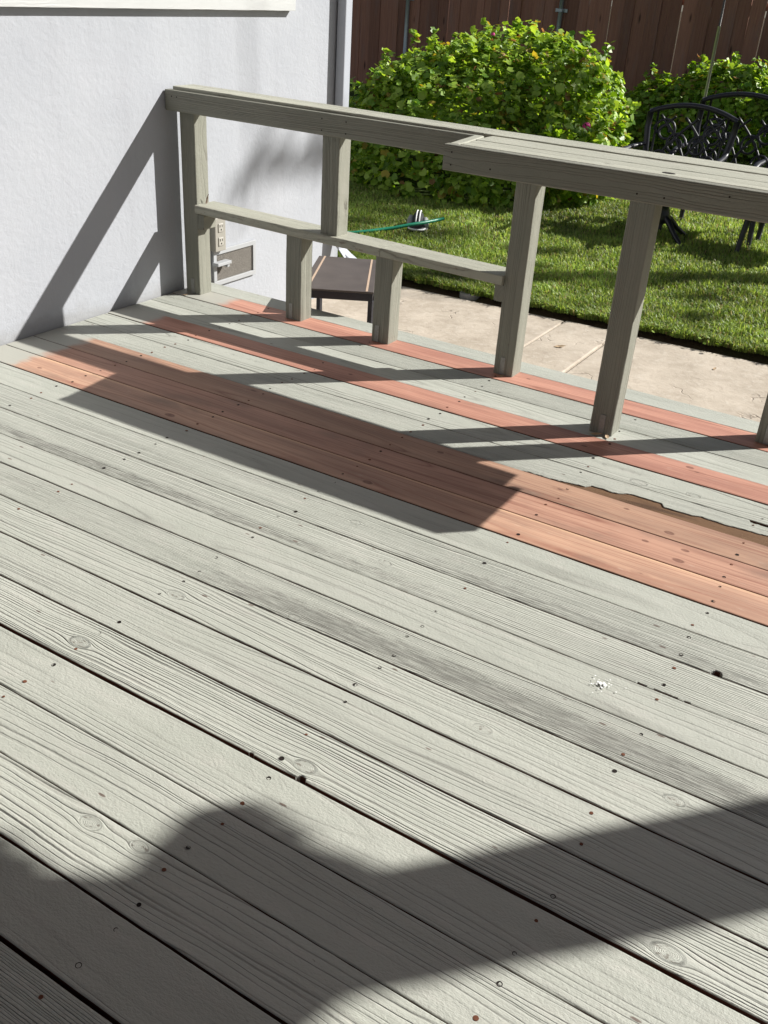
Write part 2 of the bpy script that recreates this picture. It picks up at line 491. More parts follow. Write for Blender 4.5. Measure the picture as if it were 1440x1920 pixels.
def profile_mesh(name, L, w, t, bev=.004, seg=24, jit=.0008, seed=0, xs=None, edge_lo=None, edge_hi=None, cup=0.0):
    """bar along local x from 0..L, width y (-w/2..w/2), thickness z (-t..0); edge_lo/hi(x) move the long edges"""
    if xs is None: xs = [L * i / seg for i in range(seg + 1)]
    v = []; f = []; k = 10
    for i, x in enumerate(xs):
        j1 = mnoise.noise(Vector((x * 9, seed * 3.7, 1.1))) * jit + mnoise.noise(Vector((x * 45, seed * 3.7, 4.1))) * jit * .8
        j2 = mnoise.noise(Vector((x * 9, seed * 3.7, 7.7))) * jit + mnoise.noise(Vector((x * 45, seed * 3.7, 9.1))) * jit * .8
        jz = mnoise.noise(Vector((x * 2.5, seed * 5.1, 3.3))) * jit
        y0 = -w / 2 + j1 + (edge_lo(x) if edge_lo else 0); y1 = w / 2 + j2 - (edge_hi(x) if edge_hi else 0)
        b = bev
        ring = [(y0, -t + b), (y0, -b), (y0 + b * .3, -b * .3), (y0 + b, 0), (y0 + (y1 - y0) * .5, cup), (y1 - b, 0), (y1 - b * .3, -b * .3), (y1, -b), (y1, -t + b), (y1 - b, -t), (y0 + b, -t)]
        k = len(ring)
        v += [(x, yy, zz + jz) for yy, zz in ring]
    n = len(xs)
    for i in range(n - 1):
        for q in range(k):
            r = (q + 1) % k
            f.append((i * k + q, i * k + r, (i + 1) * k + r, (i + 1) * k + q))
    f.append(tuple(range(k))[::-1] if False else tuple(range(k)))
    f.append(tuple((n - 1) * k + q for q in range(k))[::-1])
    me = mesh(name, v, f)
    bm = bmesh.new(); bm.from_mesh(me); bmesh.ops.recalc_face_normals(bm, faces=bm.faces); bm.to_mesh(me); bm.free()
    return me

def beam(name, p0, p1, w, t, up=(0, 0, 1), mat=None, parent=None, bev=.004, jit=.0008, seg=None, **wp):
    """p0->p1 runs along the middle of the TOP face; w across, t downward from it"""
    p0 = Vector(p0); p1 = Vector(p1); d = p1 - p0; L = d.length; ex = d.normalized(); ez = Vector(up)
    ez = (ez - ex * ez.dot(ex)).normalized(); ey = ez.cross(ex)
    mw = Matrix((ex, ey, ez)).transposed().to_4x4(); mw.translation = p0
    _seed[0] += 1
    me = profile_mesh(name, L, w, t, bev, seg or max(4, int(L / .04)), jit, _seed[0] * .77)
    o = link(name, me, mat or M_PAINT, parent, mw)
    wood_props(o, **wp)
    return o

# ================================================================== GROUND
GZ = -.30
def sheet(name, pts, z, mat, parent=None, kind='structure'):
    me = mesh(name, [(x, y, z) for x, y in pts], [tuple(range(len(pts)))])
    return tag(link(name, me, mat, parent), kind=kind)
# earth sheet reaching far
gnd = sheet('ground', [(-150, -150), (150, -150), (150, 150), (-150, 150)], GZ - .06, M_SOIL)
# lawn, gently rising to the bed along the fence
def lawn_h(x, y):
    t = min(max((y - 6.6) / 3.2, 0), 1); t = t * t * (3 - 2 * t)
    return GZ + .028 + .25 * t + .012 * mnoise.noise(Vector((x * 1.7, y * 1.7, 0)))
def lawn_edge(x): return 1.70 + (x - .3) * .042
def grid(name, x0, x1, nx, y0f, y1, ny, hf, mat):
    v = []; f = []
    for i in range(nx + 1):
        x = x0 + (x1 - x0) * i / nx
        for j in range(ny + 1):
            ya = y0f(x); y = ya + (y1 - ya) * j / ny
            v.append((x, y, hf(x, y)))
    for i in range(nx):
        for j in range(ny):
            a = i * (ny + 1) + j; f.append((a, a + ny + 1, a + ny + 2, a + 1))
    return link(name, mesh(name, v, f, True), mat)
lawn = tag(grid('lawn', -9, 10, 60, lambda x: lawn_edge(x) + .10, 14, 50, lawn_h, M_TURF), kind='structure')
# soil edging between path and grass
soil_strip = tag(grid('soil_edge', -9, 10, 60, lambda x: lawn_edge(x) - .02, 1.95, 6, lambda x, y: GZ - .02 + min(1, max(0, (y - lawn_edge(x)) / .10)) * .040, M_SOIL), kind='structure')

path = tag(sheet('path', [(.002, -6.0), (4.75, -6.0), (4.75, 1.88), (.002, 1.69)], GZ - .035, M_CONC), kind='structure')
def slab(x0, x1, y0, z1=GZ, skew=.0):
    n = 16; v = []; f = []
    xs = [x0 + (x1 - x0) * i / n for i in range(n + 1)]
    b = .007
    top = [(x, lawn_edge(x) - .01 + .006 * mnoise.noise(Vector((x * 6, 0, 0)))) for x in xs]
    outl = [(x0, y0), (x1, y0)] + [(x, y) for x, y in reversed(top)]
    bm = bmesh.new(); bv = [bm.verts.new((x, y, GZ - .10)) for x, y in outl]
    fc = bm.faces.new(bv); r = bmesh.ops.extrude_face_region(bm, geom=[fc])
    for q in r['geom']:
        if isinstance(q, bmesh.types.BMVert): q.co.z = z1
    bmesh.ops.recalc_face_normals(bm, faces=bm.faces)
    es = [e for e in bm.edges if all(abs(w.co.z - z1) < 1e-6 for w in e.verts)]
    bmesh.ops.bevel(bm, geom=es, offset=b, segments=2, profile=.5, affect='EDGES')
    return link('slab', bm_mesh('slab', bm), M_CONC, path)
slab(.006, 1.379, -.5); slab(1.391, 1.711, -.5, GZ + .004); slab(1.723, 3.35, -.5); slab(3.362, 4.74, -.5)

# ================================================================== HOUSE
house = empty('house', (0, -2, GZ), 'white stucco house wall at the left end of the deck', 'house')
def wall_panel():
    # face x=0 as a fine grid with slight unevenness, the rest as a block behind it
    v = []; f = []
    y0, y1, z0, z1 = -6.5, 1.335, GZ - .05, 3.1; ny, nz = 120, 56
    for i in range(ny + 1):
        for j in range(nz + 1):
            y = y0 + (y1 - y0) * i / ny; z = z0 + (z1 - z0) * j / nz
            v.append((.0015 * mnoise.noise(Vector((y * 2.1, z * 2.1, 0))) - .0015, y, z))
    for i in range(ny):
        for j in range(nz):
            a = i * (nz + 1) + j; f.append((a, a + nz + 1, a + nz + 2, a + 1))
    o = len(v)
    v += [(-.004, y0, z0), (-.004, y1, z0), (-.004, y1, z1), (-.004, y0, z1), (-6, y0, z0), (-6, y1, z0), (-6, y1, z1), (-6, y0, z1)]
    f += [(o + 1, o + 5, o + 6, o + 2), (o + 3, o + 2, o + 6, o + 7), (o, o + 3, o + 7, o + 4), (o + 4, o + 7, o + 6, o + 5)]
    return mesh('wall', v, f)
link('wall', wall_panel(), M_STUCCO, house)
# white wood trim board with raised grain along the top of the picture
def trim_mat():
    s = Sh('white_grained_trim', .6, .3); x, y, z = s.sep(s.coord())
    F = (z * 260.0 + s.noise(s.comb(x, y * 2.2, z * 9.0), 1.0, 3) * 7.0)
    l_ = ((F.fract()) * 2.0 - 1.0).abs().pow(4.0)
    s.color(s.mix(l_ * .4, (.56, .57, .56), (.40, .41, .40))); s.bump(1.0 - l_, .004, .7)
    return s.m
box('window_trim', (.0, -5.0, 1.252), (.034, .822, 1.40), trim_mat(), house, .002)
# roof edge and gable keep the wall a house from other sides
bm = bmesh.new(); add_box(bm, (-6.3, -6.9, 3.1), (.30, 1.75, 3.22), .01); link('roof', bm_mesh('roof', bm), M_TRIM, house)
# downspout at the corner
def rect_tube(name, pts, wy, wx, mat, parent):
    V = []; F = []
    n = len(pts)
    for i, (p, tilt) in enumerate(pts):
        p = Vector(p)
        for k, (a, b) in enumerate(((-1, -1), (1, -1), (1, 1), (-1, 1))):
            V.append(p + Vector((a * wx / 2, b * wy / 2, tilt * a)))
    for i in range(n - 1):
        for k in range(4):
            l = (k + 1) % 4; F.append((i * 4 + k, i * 4 + l, (i + 1) * 4 + l, (i + 1) * 4 + k))
    F.append((3, 2, 1, 0)); F.append(tuple((n - 1) * 4 + k for k in range(4)))
    me = mesh(name, V, F); bm = bmesh.new(); bm.from_mesh(me)
    bmesh.ops.recalc_face_normals(bm, faces=bm.faces)
    es = [e for e in bm.edges if abs(e.calc_face_angle(0)) > 1.0]
    bmesh.ops.bevel(bm, geom=es, offset=.006, segments=2, profile=.5, affect='EDGES'); bm.to_mesh(me); bm.free()
    return link(name, me, mat, parent)
ds = rect_tube('downspout', [((.037, 1.268, 3.1), 0), ((.037, 1.268, .06), 0)], .066, .056, M_SPOUT, house)
rect_tube('elbow', [((.037, 1.268, .075), 0), ((.045, 1.268, .0), -.02), ((.13, 1.30, -.10), -.045), ((.21, 1.32, -.155), -.045)], .070, .060, M_SPOUT, ds)
# foundation vent
vent = empty('foundation_vent', (0, .34, .05)); vent.parent = house; vent.matrix_basis = Matrix.Translation(Vector((0, .34, .05))) ; vent.location = Vector((0, .34, .05)) - house.location
vy0, vy1, vz0, vz1 = .165, .512, -.035, .150
bm = bmesh.new(); t_ = .024
add_box(bm, (.0, vy0, vz1 - t_), (.014, vy1, vz1), .002); add_box(bm, (.0, vy0, vz0), (.014, vy1, vz0 + t_), .002)
add_box(bm, (.0, vy0, vz0 + t_), (.014, vy0 + t_, vz1 - t_), .002); add_box(bm, (.0, vy1 - t_, vz0 + t_), (.014, vy1, vz1 - t_), .002)
link('frame', bm_mesh('frame', bm), M_WHITE, vent)
box('screen', (.001, vy0 + t_, vz0 + t_), (.006, vy1 - t_, vz1 - t_), M_MESH, vent, 0)
# small white bracket in front of the vent
bm = bmesh.new(); add_box(bm, (.012, .155, .078), (.052, .262, .094), .002); add_box(bm, (.018, .235, .062), (.046, .252, .078), .001)
link('bracket', bm_mesh('bracket', bm), M_WHITE, vent)
# electrical outlet
outl = empty('electrical_outlet'); outl.parent = house; outl.location = Vector((0, .2, .23)) - house.location
bm = bmesh.new(); add_box(bm, (.0, .150, .152), (.042, .232, .322), .004); link('box', bm_mesh('box', bm), M_BEIGE, outl)
for zc in (.272, .202):
    bm = bmesh.new(); add_box(bm, (.0415, .172, zc - .022), (.046, .212, zc + .022), .004); rc = link('receptacle', bm_mesh('receptacle', bm), M_OUTLET, outl)
    bm = bmesh.new()
    add_box(bm, (.0455, .181, zc + .002), (.0468, .185, zc + .014), 0); add_box(bm, (.0455, .197, zc + .002), (.0468, .201, zc + .013), 0)
    add_box(bm, (.0455, .188, zc - .014), (.0468, .195, zc - .006), 0)
    link('slots', bm_mesh('slots', bm), M_DARK, rc)

# ================================================================== DECK
deck = empty('deck', (2.3, -1.5, 0), 'weathered grey wooden deck patched with new reddish planks', 'deck')
YG = [0.0024, -0.1444, -0.2898, -0.4322, -0.5754, -0.7171, -0.857, -1.002, -1.146, -1.29, -1.4359, -1.581, -1.7245, -1.8667, -2.0086, -2.1521, -2.2968, -2.4397, -2.5861, -2.7257, -2.868, -3.0118]
GW = [.005, .0042, .003, .0022, .0045, .003, .003, .0042, .004, .005, .0025, .0035, .0025, .0035, .004, .005, .0048, .0088, .0022, .002, .0055, .008]
while len(YG) < 34: YG.append(YG[-1] - .1438); GW.append(.005)
DX0, DX1 = .006, 4.62
def cent(i):   # plank i lies between gap i and gap i+1 (1-based); returns centre y
    hi = YG[i - 1] - GW[i - 1] / 2; lo = YG[i] + GW[i] / 2
    return (hi + lo) / 2, hi - lo
red = {1: dict(paint_to=.31, warm=.10, tone=1.02), 4: dict(paint_to=.24, warm=.15, tone=.95), 7: dict(paint_to=.22, warm=1.0, tone=.84), 8: dict(paint_to=.22, warm=.6, tone=.92), 9: dict(paint_to=.21, warm=1.0, tone=1.10, sap=.055)}
# grey planks: ring geometry, spacing, groove strength, wear, knots
G = {
 2: dict(ring=(.20, .02, 0), freq=230, groove=.9, wear=.02),
 3: dict(ring=(-.03, .06, .01), freq=95, groove=.5, wear=-.05),
 5: dict(ring=(.02, .10, .012), freq=120, groove=.85, wear=.0, knots=[(2.77, -.018, .014), (2.59, -.040, .017)]),
 6: dict(ring=(.25, .01, 0), freq=260, groove=.9, wear=.0),
 10: dict(ring=(-.02, .09, .004), freq=80, groove=.35, wear=-.05),
 11: dict(ring=(.27, .015, 0), freq=185, groove=1.1, wear=-.01, wband=(-.050, .055, .17), wspan=(2.9, .9), knots=[(1.98, .013, .010)]),
 12: dict(ring=(.10, .03, .004), freq=170, groove=.9, wear=.0, wband=(-.040, .060, .20), wspan=(1.3, 1.3), knots=[(2.17, .02, .012)]),
 13: dict(ring=(-.06, .09, .006), freq=90, groove=.40, wear=-.05),
 14: dict(ring=(.30, .01, 0), freq=235, groove=1.0, wear=.02, wband=(-.030, .075, .27), wspan=(2.65, 1.1), knots=[(2.12, -.054, .010), (1.09, .004, .008)]),
 15: dict(ring=(-.075, .022, .012), freq=98, groove=.62, wear=-.08, wave=1.7, knots=[(1.815, -.015, .015), (2.70, -.004, .013), (3.12, .033, .013)]),
 16: dict(ring=(.085, .035, .006), freq=88, groove=.6, wear=-.09, wave=1.5),
 17: dict(ring=(-.20, .02, 0), freq=118, groove=1.1, wear=-.10, knots=[(1.77, -.012, .017), (2.45, -.034, .015), (3.215, -.036, .017)]),
 18: dict(ring=(.03, .13, .0), freq=170, groove=.45, wear=-.09),
 19: dict(ring=(-.055, .025, .010), freq=90, groove=.6, wear=-.10, wave=1.6),
 20: dict(ring=(.075, .02, .010), freq=86, groove=.75, wear=-.10, wave=1.8, knots=[(2.205, .040, .014), (2.32, .052, .012)]),
 21: dict(ring=(.02, .14, .0), freq=90, groove=.3, wear=-.09),
 22: dict(ring=(-.22, .02, 0), freq=215, groove=.9, wear=-.09),
}
redk = {4: [(2.335, -.03, .007), (2.70, .04, .009), (1.3, .01, .006)], 7: [(2.62, .031, .006), (2.779, -.035, .010), (1.95, .02, .008)], 8: [(2.85, -.035, .011), (2.85, .035, .008), (2.734, .016, .007)], 9: [(1.02, -.040, .013), (1.871, -.038, .011), (.316, -.02, .007)], 1: [(1.9, .02, .006), (3.2, -.02, .008)]}
# broken front edge of plank 6: how far the surface has split away (m from the front edge)
brk_pts = [(2.235, 0), (2.26, .006), (2.30, .004), (2.385, .010), (2.40, .016), (2.455, .020), (2.47, .038), (2.50, .040), (2.545, .036), (2.565, .042), (2.585, .056), (2.60, .060), (2.66, .059), (2.70, .058), (2.715, .040), (2.78, .044), (2.81, .046), (2.83, .052), (2.92, .050), (2.94, .054), (3.0, .056), (3.06, .062), (3.10, .064), (3.5, .060), (3.56, .02), (3.6, 0)]
def broken(x):
    for (a, p), (b, q) in zip(brk_pts, brk_pts[1:]):
        if a <= x <= b:
            t = (x - a) / (b - a); w = (p + (q - p) * t) * 1.18
            return max(0, w + (.0016 * mnoise.noise(Vector((x * 130, 0, 0))) + .004 * mnoise.noise(Vector((x * 38, 1, 0))) if w > .003 else 0))
    return 0
def notch(x, xc, r, deep=1.0):
    d = abs(x - xc)
    return deep * math.sqrt(max(r * r - d * d, 0)) if d < r else 0
screw_x = [.52, 1.147, 1.783, 2.402, 2.992, 3.62, 4.25]
sm_a = None
def screw_meshes():
    v, f = lathe_geo([(.0052, .0), (.0052, .0007), (.0040, .0007), (.0030, -.0012), (.0005, -.0012)], 10)
    a = mesh('screw', v, f)
    v, f = lathe_geo([(.0046, .0), (.0044, .0009), (.0018, .0010)], 10)
    b = mesh('screw', v, f)
    a.materials.append(M_DARK); b.materials.append(M_RUST)
    return a, b
SCA, SCB = screw_meshes()
planks = {}
for i in range(0, 34):
    if i == 0:
        yc, w = (.128 + YG[0] + GW[0] / 2) / 2, .128 - YG[0] - GW[0] / 2
    elif i < 33: yc, w = cent(i)
    else: continue
    xs = [DX0 + (DX1 - DX0) * k / 140 for k in range(141)]
    lo = hi = None
    if i == 6:
        xs = sorted(set([x for x in xs if not 2.2 < x < 3.62] + [2.2 + .0055 * k for k in range(260)])); lo = broken
        hi = lambda x: (.012 if 2.965 < x < 3.075 else 0) * (1 + .35 * mnoise.noise(Vector((x * 90, 2, 0))))
    if i == 11:
        xs = sorted(set(xs + [3.083 + .0145 * math.sin(PI * (k / 20 - .5)) for k in range(21)])); lo = lambda x: notch(x, 3.083, .0145, 1.25)
    if i == 12:
        xs = sorted(set(xs + [2.93 + .003 * k for k in range(80)]))
        lo = lambda x: (.0035 if (2.93 < x < 2.955 or 2.972 < x < 3.03 or 3.045 < x < 3.06) else 0) * (1 + .5 * mnoise.noise(Vector((x * 150, 5, 0))))
    if i == 17:
        xs = sorted(set(xs + [2.44 + .002 * k for k in range(20)] + [2.32 + .002 * k for k in range(14)]))
        lo = lambda x: notch(x, 2.462, .011, .9) + notch(x, 2.335, .006, .5)
    loc = Vector((0, yc, 0 if i not in red else .0015))
    L0 = profile_mesh('plank', DX1, w, .036, .0026 if i not in red else .0022, xs=xs, jit=.0011 if i not in red else .0004, seed=i * 1.37, edge_lo=lo, edge_hi=hi)
    mat = M_RED if i in red else M_PAINT
    o = link('plank', L0, mat, deck, Matrix.Translation(loc)); L0.materials.append(M_SIDE if i != 6 else M_BROKEN)
    for pl in L0.polygons:
        if pl.normal.z < .25 and abs(pl.normal.x) < .5: pl.material_index = 1
    if i in red:
        wood_props(o, ring=(.05 * (-1) ** i, .07, .006), freq=105, knots=redk.get(i, ()), groove=.5, seed=i * 1.31, **red[i])
        o['label'] = 'new unpainted reddish plank'
    else:
        kw = G.get(i, dict(ring=(RNG.uniform(-.2, .2), RNG.uniform(.02, .08), .005), freq=RNG.uniform(90, 200), groove=RNG.uniform(.4, 1), wear=0.0))
        kw = dict(kw)
        kw['wear'] = kw.get('wear', 0)
        wood_props(o, seed=i * 1.73 + .4, tone=1.0 + .05 * math.sin(i * 2.3), **kw)
        o['label'] = 'weathered grey painted plank' if i != 6 else 'grey painted plank with a split front edge'
    planks[i] = o
    # screws in pairs over every joist
    for sx in screw_x:
        for off in (.042, -.040):
            if i == 0 or (i > 24): continue
            if RNG.random() < .08: continue
            if i == 6 and off < 0 and broken(sx) > .015: continue
            px, py = sx + RNG.normal(0, .006), off + RNG.normal(0, .003)
            q = bpy.data.objects.new('screw', SCA if RNG.random() < .6 else SCB); COL.objects.link(q); q.parent = o
            q.location = (px, py, .0002); q.rotation_euler = (RNG.normal(0, .08), RNG.normal(0, .08), RNG.uniform(0, 6)); s_ = RNG.uniform(.7, 1.15); q.scale = (s_, s_, 1)
# bare wood below the split
yc, w = cent(6)
me = profile_mesh('exposed_wood', 1.5, .075, .02, .002, xs=[1.5 * k / 200 for k in range(201)], jit=.0025, seed=3)
o = link('exposed_wood', me, M_BROKEN, planks[6], Matrix.Translation((2.2, yc - w / 2 + .0385, -.0042)))
me = profile_mesh('exposed_wood', .14, .016, .02, .002, jit=.0015, seed=8)
link('exposed_wood', me, M_BROKEN, planks[6], Matrix.Translation((2.955, yc + w / 2 - .0085, -.006)))
# joists and skirt below the boards
for jx in screw_x:
    beam('joist', (jx, .09, -.0375), (jx, -5, -.0375), .04, .14, mat=M_BROKEN, parent=deck)
beam('rim_joist', (.01, .092, -.0375), (DX1, .092, -.0375), .036, .185, parent=deck, tone=.9, freq=120)
beam('rim_joist', (DX1 - .05, .07, -.0375), (DX1 - .05, -5, -.0375), .036, .185, parent=deck, tone=.9, freq=120)
# white splatter on plank 13
V = []; F = []
for k in range(46):
    a = RNG.uniform(0, 6.28); r = abs(RNG.normal(0, .018)); s_ = RNG.uniform(.0008, .0028) * (1.6 if r < .012 else .9)
    c = (2.867 + math.cos(a) * r * 1.2, .013 + math.sin(a) * r, .0022 + k * .00008); o_ = len(V)
    for q in range(6): V.append((c[0] + math.cos(q * 1.047) * s_ * RNG.uniform(.6, 1.4), c[1] + math.sin(q * 1.047) * s_ * RNG.uniform(.6, 1.4), c[2]))
    F.append(tuple(o_ + q for q in range(6)))
me = mesh('white_splatter', V, F); me.materials.append(plain('chalky_white', (.74, .75, .73), .8, .2))
o = bpy.data.objects.new('white_splatter', me); COL.objects.link(o); o.parent = planks[13]; o['kind'] = 'stuff'

# ================================================================== RAILING AND COUNTER
rail = empty('railing', (1.6, -.05, 0), 'grey wooden deck railing widening into a bar counter on square posts', 'railing')
SHADE_TONE = .60  # paint set darker than the caps so the viewer-side faces look shaded
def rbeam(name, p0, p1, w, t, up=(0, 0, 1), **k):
    k.setdefault('tone', SHADE_TONE); k.setdefault('freq', 150); k.setdefault('olive', .4); k.setdefault('groove', .8); k.setdefault('wear', -.03)
    k.setdefault('ring', (RNG.uniform(-.12, .12), RNG.uniform(.03, .09), RNG.uniform(-.01, .01)))
    return beam(name, p0, p1, w, t, up, parent=rail, **k)
def post(x0, y0, z0, z1, strap=None, lean=0.0, **k):
    # vertical 4x4; local x runs up the post, its top face looks to the viewer (-y)
    xc = x0 + .044
    o = rbeam('post', (xc, y0, z0), (xc + lean, y0, z1), .088, .088, (0, -1, 0), jit=.0012, **k)
    if strap is not None:
        xs_ = x0 + .088 * strap
        bm = bmesh.new(); add_box(bm, (xs_ - .0105, y0 - .0035, z0 + .004), (xs_ + .0105, y0 - .0006, z0 + .078), .0008)
        b = link('bracket', bm_mesh('bracket', bm), M_STRAP, o)
        for zz in (.06, .022):
            v, f = lathe_geo([(.0035, 0), (.003, .0012)], 8); me = mesh('bracket_screw', v, f); 
            q = Matrix.Translation((xs_, y0 - .0034, z0 + zz)) @ Matrix.Rotation(PI / 2, 4, 'X')
            me.transform(b.matrix_world.inverted() if False else Matrix.Identity(4)); me.transform(q)
            bmm = bmesh.new(); bmm.from_mesh(b.data); bmm.from_mesh(me); bmm.to_mesh(b.data); bmm.free()
    return o
YF = -.083
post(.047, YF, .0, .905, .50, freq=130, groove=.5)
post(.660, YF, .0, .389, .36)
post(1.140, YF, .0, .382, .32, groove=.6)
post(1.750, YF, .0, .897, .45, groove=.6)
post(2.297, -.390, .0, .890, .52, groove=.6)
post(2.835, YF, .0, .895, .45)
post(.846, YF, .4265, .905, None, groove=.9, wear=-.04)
# narrow top rail: fascia + flat cap
rbeam('fascia', (.006, -.106, .9315), (1.598, -.106, .9255), .038, .088, groove=.5, tone=.56)  # fascia colour lowered further to deepen the shade on its front
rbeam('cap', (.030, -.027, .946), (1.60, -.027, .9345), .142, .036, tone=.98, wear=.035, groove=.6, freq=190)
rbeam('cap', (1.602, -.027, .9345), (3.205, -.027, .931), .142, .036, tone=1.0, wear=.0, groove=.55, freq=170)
# wide counter
rbeam('fascia', (1.612, -.416, .9285), (3.205, -.416, .9285), .038, .088, groove=.5, tone=.56)  # same shade put into the paint of the counter front
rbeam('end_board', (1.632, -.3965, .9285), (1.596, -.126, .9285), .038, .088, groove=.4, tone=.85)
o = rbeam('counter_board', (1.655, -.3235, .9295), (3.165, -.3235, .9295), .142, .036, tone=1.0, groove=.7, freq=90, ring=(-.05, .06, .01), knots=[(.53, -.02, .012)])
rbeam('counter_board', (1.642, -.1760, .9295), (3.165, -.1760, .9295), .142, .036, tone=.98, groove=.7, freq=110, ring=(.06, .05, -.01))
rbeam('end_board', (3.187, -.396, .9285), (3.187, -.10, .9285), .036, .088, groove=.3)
# knot hole in the counter board
v, f = lathe_geo([(.012, -.001), (.0115, .0012)], 14); me = mesh('knot_hole', v, f); me.materials.append(M_DARK)
kb = bpy.data.objects.new('knot_hole', me); COL.objects.link(kb); kb.parent = o; kb.location = (.742, -.030, 0); kb.scale = (1.9, 1.0, 1)
# cross joists under the counter
rbeam('cleat', (1.7295, -.135, .893), (1.7295, -.004, .893), .037, .088)
rbeam('joist', (2.340, -.301, .893), (2.340, -.004, .893), .037, .088)
rbeam('joist', (2.944, -.398, .893), (2.944, -.004, .893), .037, .088)
rbeam('back_rail', (1.84, -.012, .893), (2.834, -.012, .893), .036, .088)
# ledge (low shelf) in two lengths
def lz(x): return .4385 - .0235 * (x - .13) / 1.6
rbeam('ledge', (.137, -.032, lz(.137)), (1.170, -.032, lz(1.17)), .140, .038, tone=.95, groove=.6, wear=.03, freq=170)
rbeam('ledge', (1.172, -.032, lz(1.172)), (1.749, -.032, lz(1.749)), .140, .038, tone=.95, groove=.6, wear=.03, freq=150, knots=[(.05, .03, .010)])
rbeam('cleat', (.156, -.105 + .022, .3935), (.156, .0, .3935), .038, .068)
rbeam('cleat', (1.730, -.078, .372), (1.730, .0, .372), .038, .068)
# nail heads on the fascias
v, f = lathe_geo([(.0032, 0), (.0028, .0008)], 8); NAIL = mesh('nail_head', v, f); NAIL.materials.append(M_DARK)
for (x, y, z) in [(.045, -.1255, .905), (.075, -.1255, .9045), (.87, -.1255, .905), (.99, -.1255, .905), (.87, -.1255, .86), (.99, -.1255, .86), (1.645, -.4355, .905), (1.645, -.4355, .862), (1.80, -.4355, .868), (2.33, -.4355, .866), (2.42, -.4355, .866), (2.62, -.4355, .90)]:
    q = bpy.data.objects.new('nail_head', NAIL); COL.objects.link(q); q.parent = rail
    q.location = Vector((x, y, z)) - rail.location; q.rotation_euler = (PI / 2, 0, 0)
# two loose nails standing on the ledge beside the wall post
tubes('bent_nail', [([(.148, -.035, lz(.148)), (.152, -.033, lz(.148) + .022), (.162, -.030, lz(.148) + .045)], .0016), ([(.150, -.03, lz(.148)), (.155, -.028, lz(.148) + .03)], .0014)], M_RUST, rail, 6)

# ================================================================== SMALL BROWN TABLE ON THE PATH
def quad_frame():
    bl, br_, fr_, fl = [Vector(q) for q in ((.383, .582, .12), (.657, .732, .12), (.960, .212, .12), (.656, .030, .12))]
    return bl, br_, fr_, fl
bl, br_, fr_, fl = quad_frame()
tab = empty('side_table', ((bl + fr_) / 2)[:2] + (GZ,), 'low brown side table with tan stripes on the path behind the railing', 'table')
def prism(name, quad, z0, z1, mat, parent, inset=0.0, bev=.002):
    c = sum(quad, Vector()) / 4
    q = [c + (p - c) * (1 - inset) for p in quad]
    v = [(p.x, p.y, z0) for p in q] + [(p.x, p.y, z1) for p in q]
    f = [(0, 1, 2, 3), (7, 6, 5, 4)] + [(k, 4 + k, 4 + (k + 1) % 4, (k + 1) % 4) for k in range(4)]
    me = mesh(name, v, f); bm = bmesh.new(); bm.from_mesh(me); bmesh.ops.recalc_face_normals(bm, faces=bm.faces)
    if bev: bmesh.ops.bevel(bm, geom=list(bm.edges), offset=bev, segments=2, profile=.5, affect='EDGES')
    bm.to_mesh(me); bm.free(); return link(name, me, mat, parent)
qd = [bl, br_, fr_, fl]
prism('table_top', qd, .110, .120, M_BROWN, tab, 0, .003)
prism('frame', qd, .072, .1095, M_BLACKMETAL, tab, .02, .002)
def lerp(a, b, t): return a + (b - a) * t
for t0, t1 in ((.09, .12), (.89, .92)):
    sq = [lerp(bl, br_, t0), lerp(bl, br_, t1), lerp(fl, fr_, t1), lerp(fl, fr_, t0)]
    c_ = sum(sq, Vector()) / 4; sq = [c_ + (p - c_) * .985 for p in sq]
    prism('stripe', sq, .1195, .1212, M_TAN, tab, 0, 0)
for p in qd:
    c = (bl + br_ + fr_ + fl) / 4; q = c + (p - c) * .94
    bm = bmesh.new(); add_box(bm, (q.x - .012, q.y - .012, GZ + .001), (q.x + .012, q.y + .012, .074), .002); link('leg', bm_mesh('leg', bm), M_BLACKMETAL, tab)

# ================================================================== LAWN THINGS
def leaf_disc(n=10, cup=.16):
    v = [(0, 0, 0)]; f = []
    for k in range(n):
        a = 2 * PI * k / n; r = 1.0 + (.07 if k % 2 else -.07)
        if k == 0: r = .45
        v.append((math.cos(a) * r, math.sin(a) * r, cup * (1.0 + (.9 if k % 3 == 0 else -.5))))
    for k in range(n): f.append((0, 1 + k, 1 + (k + 1) % n))
    return np.array(v), f
LV, LF = leaf_disc()

def leaves_mesh(name, P, Nn, Rr, tint, mat, spin=None, cup=None):
    """many leaf discs: P centres, Nn normals, Rr radii, tint colours"""
    n = len(P); nv = len(LV)
    Nn = Nn / np.linalg.norm(Nn, axis=1, keepdims=True)
    h = np.where(np.abs(Nn[:, 2:3]) < .9, np.array([[0, 0, 1.]]), np.array([[1., 0, 0]]))
    s = np.cross(Nn, h); s /= np.linalg.norm(s, axis=1, keepdims=True); u = np.cross(s, Nn)
    a = RNG.uniform(0, 2 * PI, n) if spin is None else spin
    e1 = s * np.cos(a)[:, None] + u * np.sin(a)[:, None]; e2 = -s * np.sin(a)[:, None] + u * np.cos(a)[:, None]
    cp = RNG.uniform(-.6, 1.8, n)
    V = P[:, None, :] + Rr[:, None, None] * (LV[None, :, 0:1] * e1[:, None] + LV[None, :, 1:2] * e2[:, None] + LV[None, :, 2:3] * cp[:, None, None] * Nn[:, None])
    V = V.reshape(-1, 3); F = (np.array(LF)[None] + (np.arange(n) * nv)[:, None, None]).reshape(-1, 3)
    return fast_mesh(name, V, F, np.repeat(tint, nv, 0), mat)

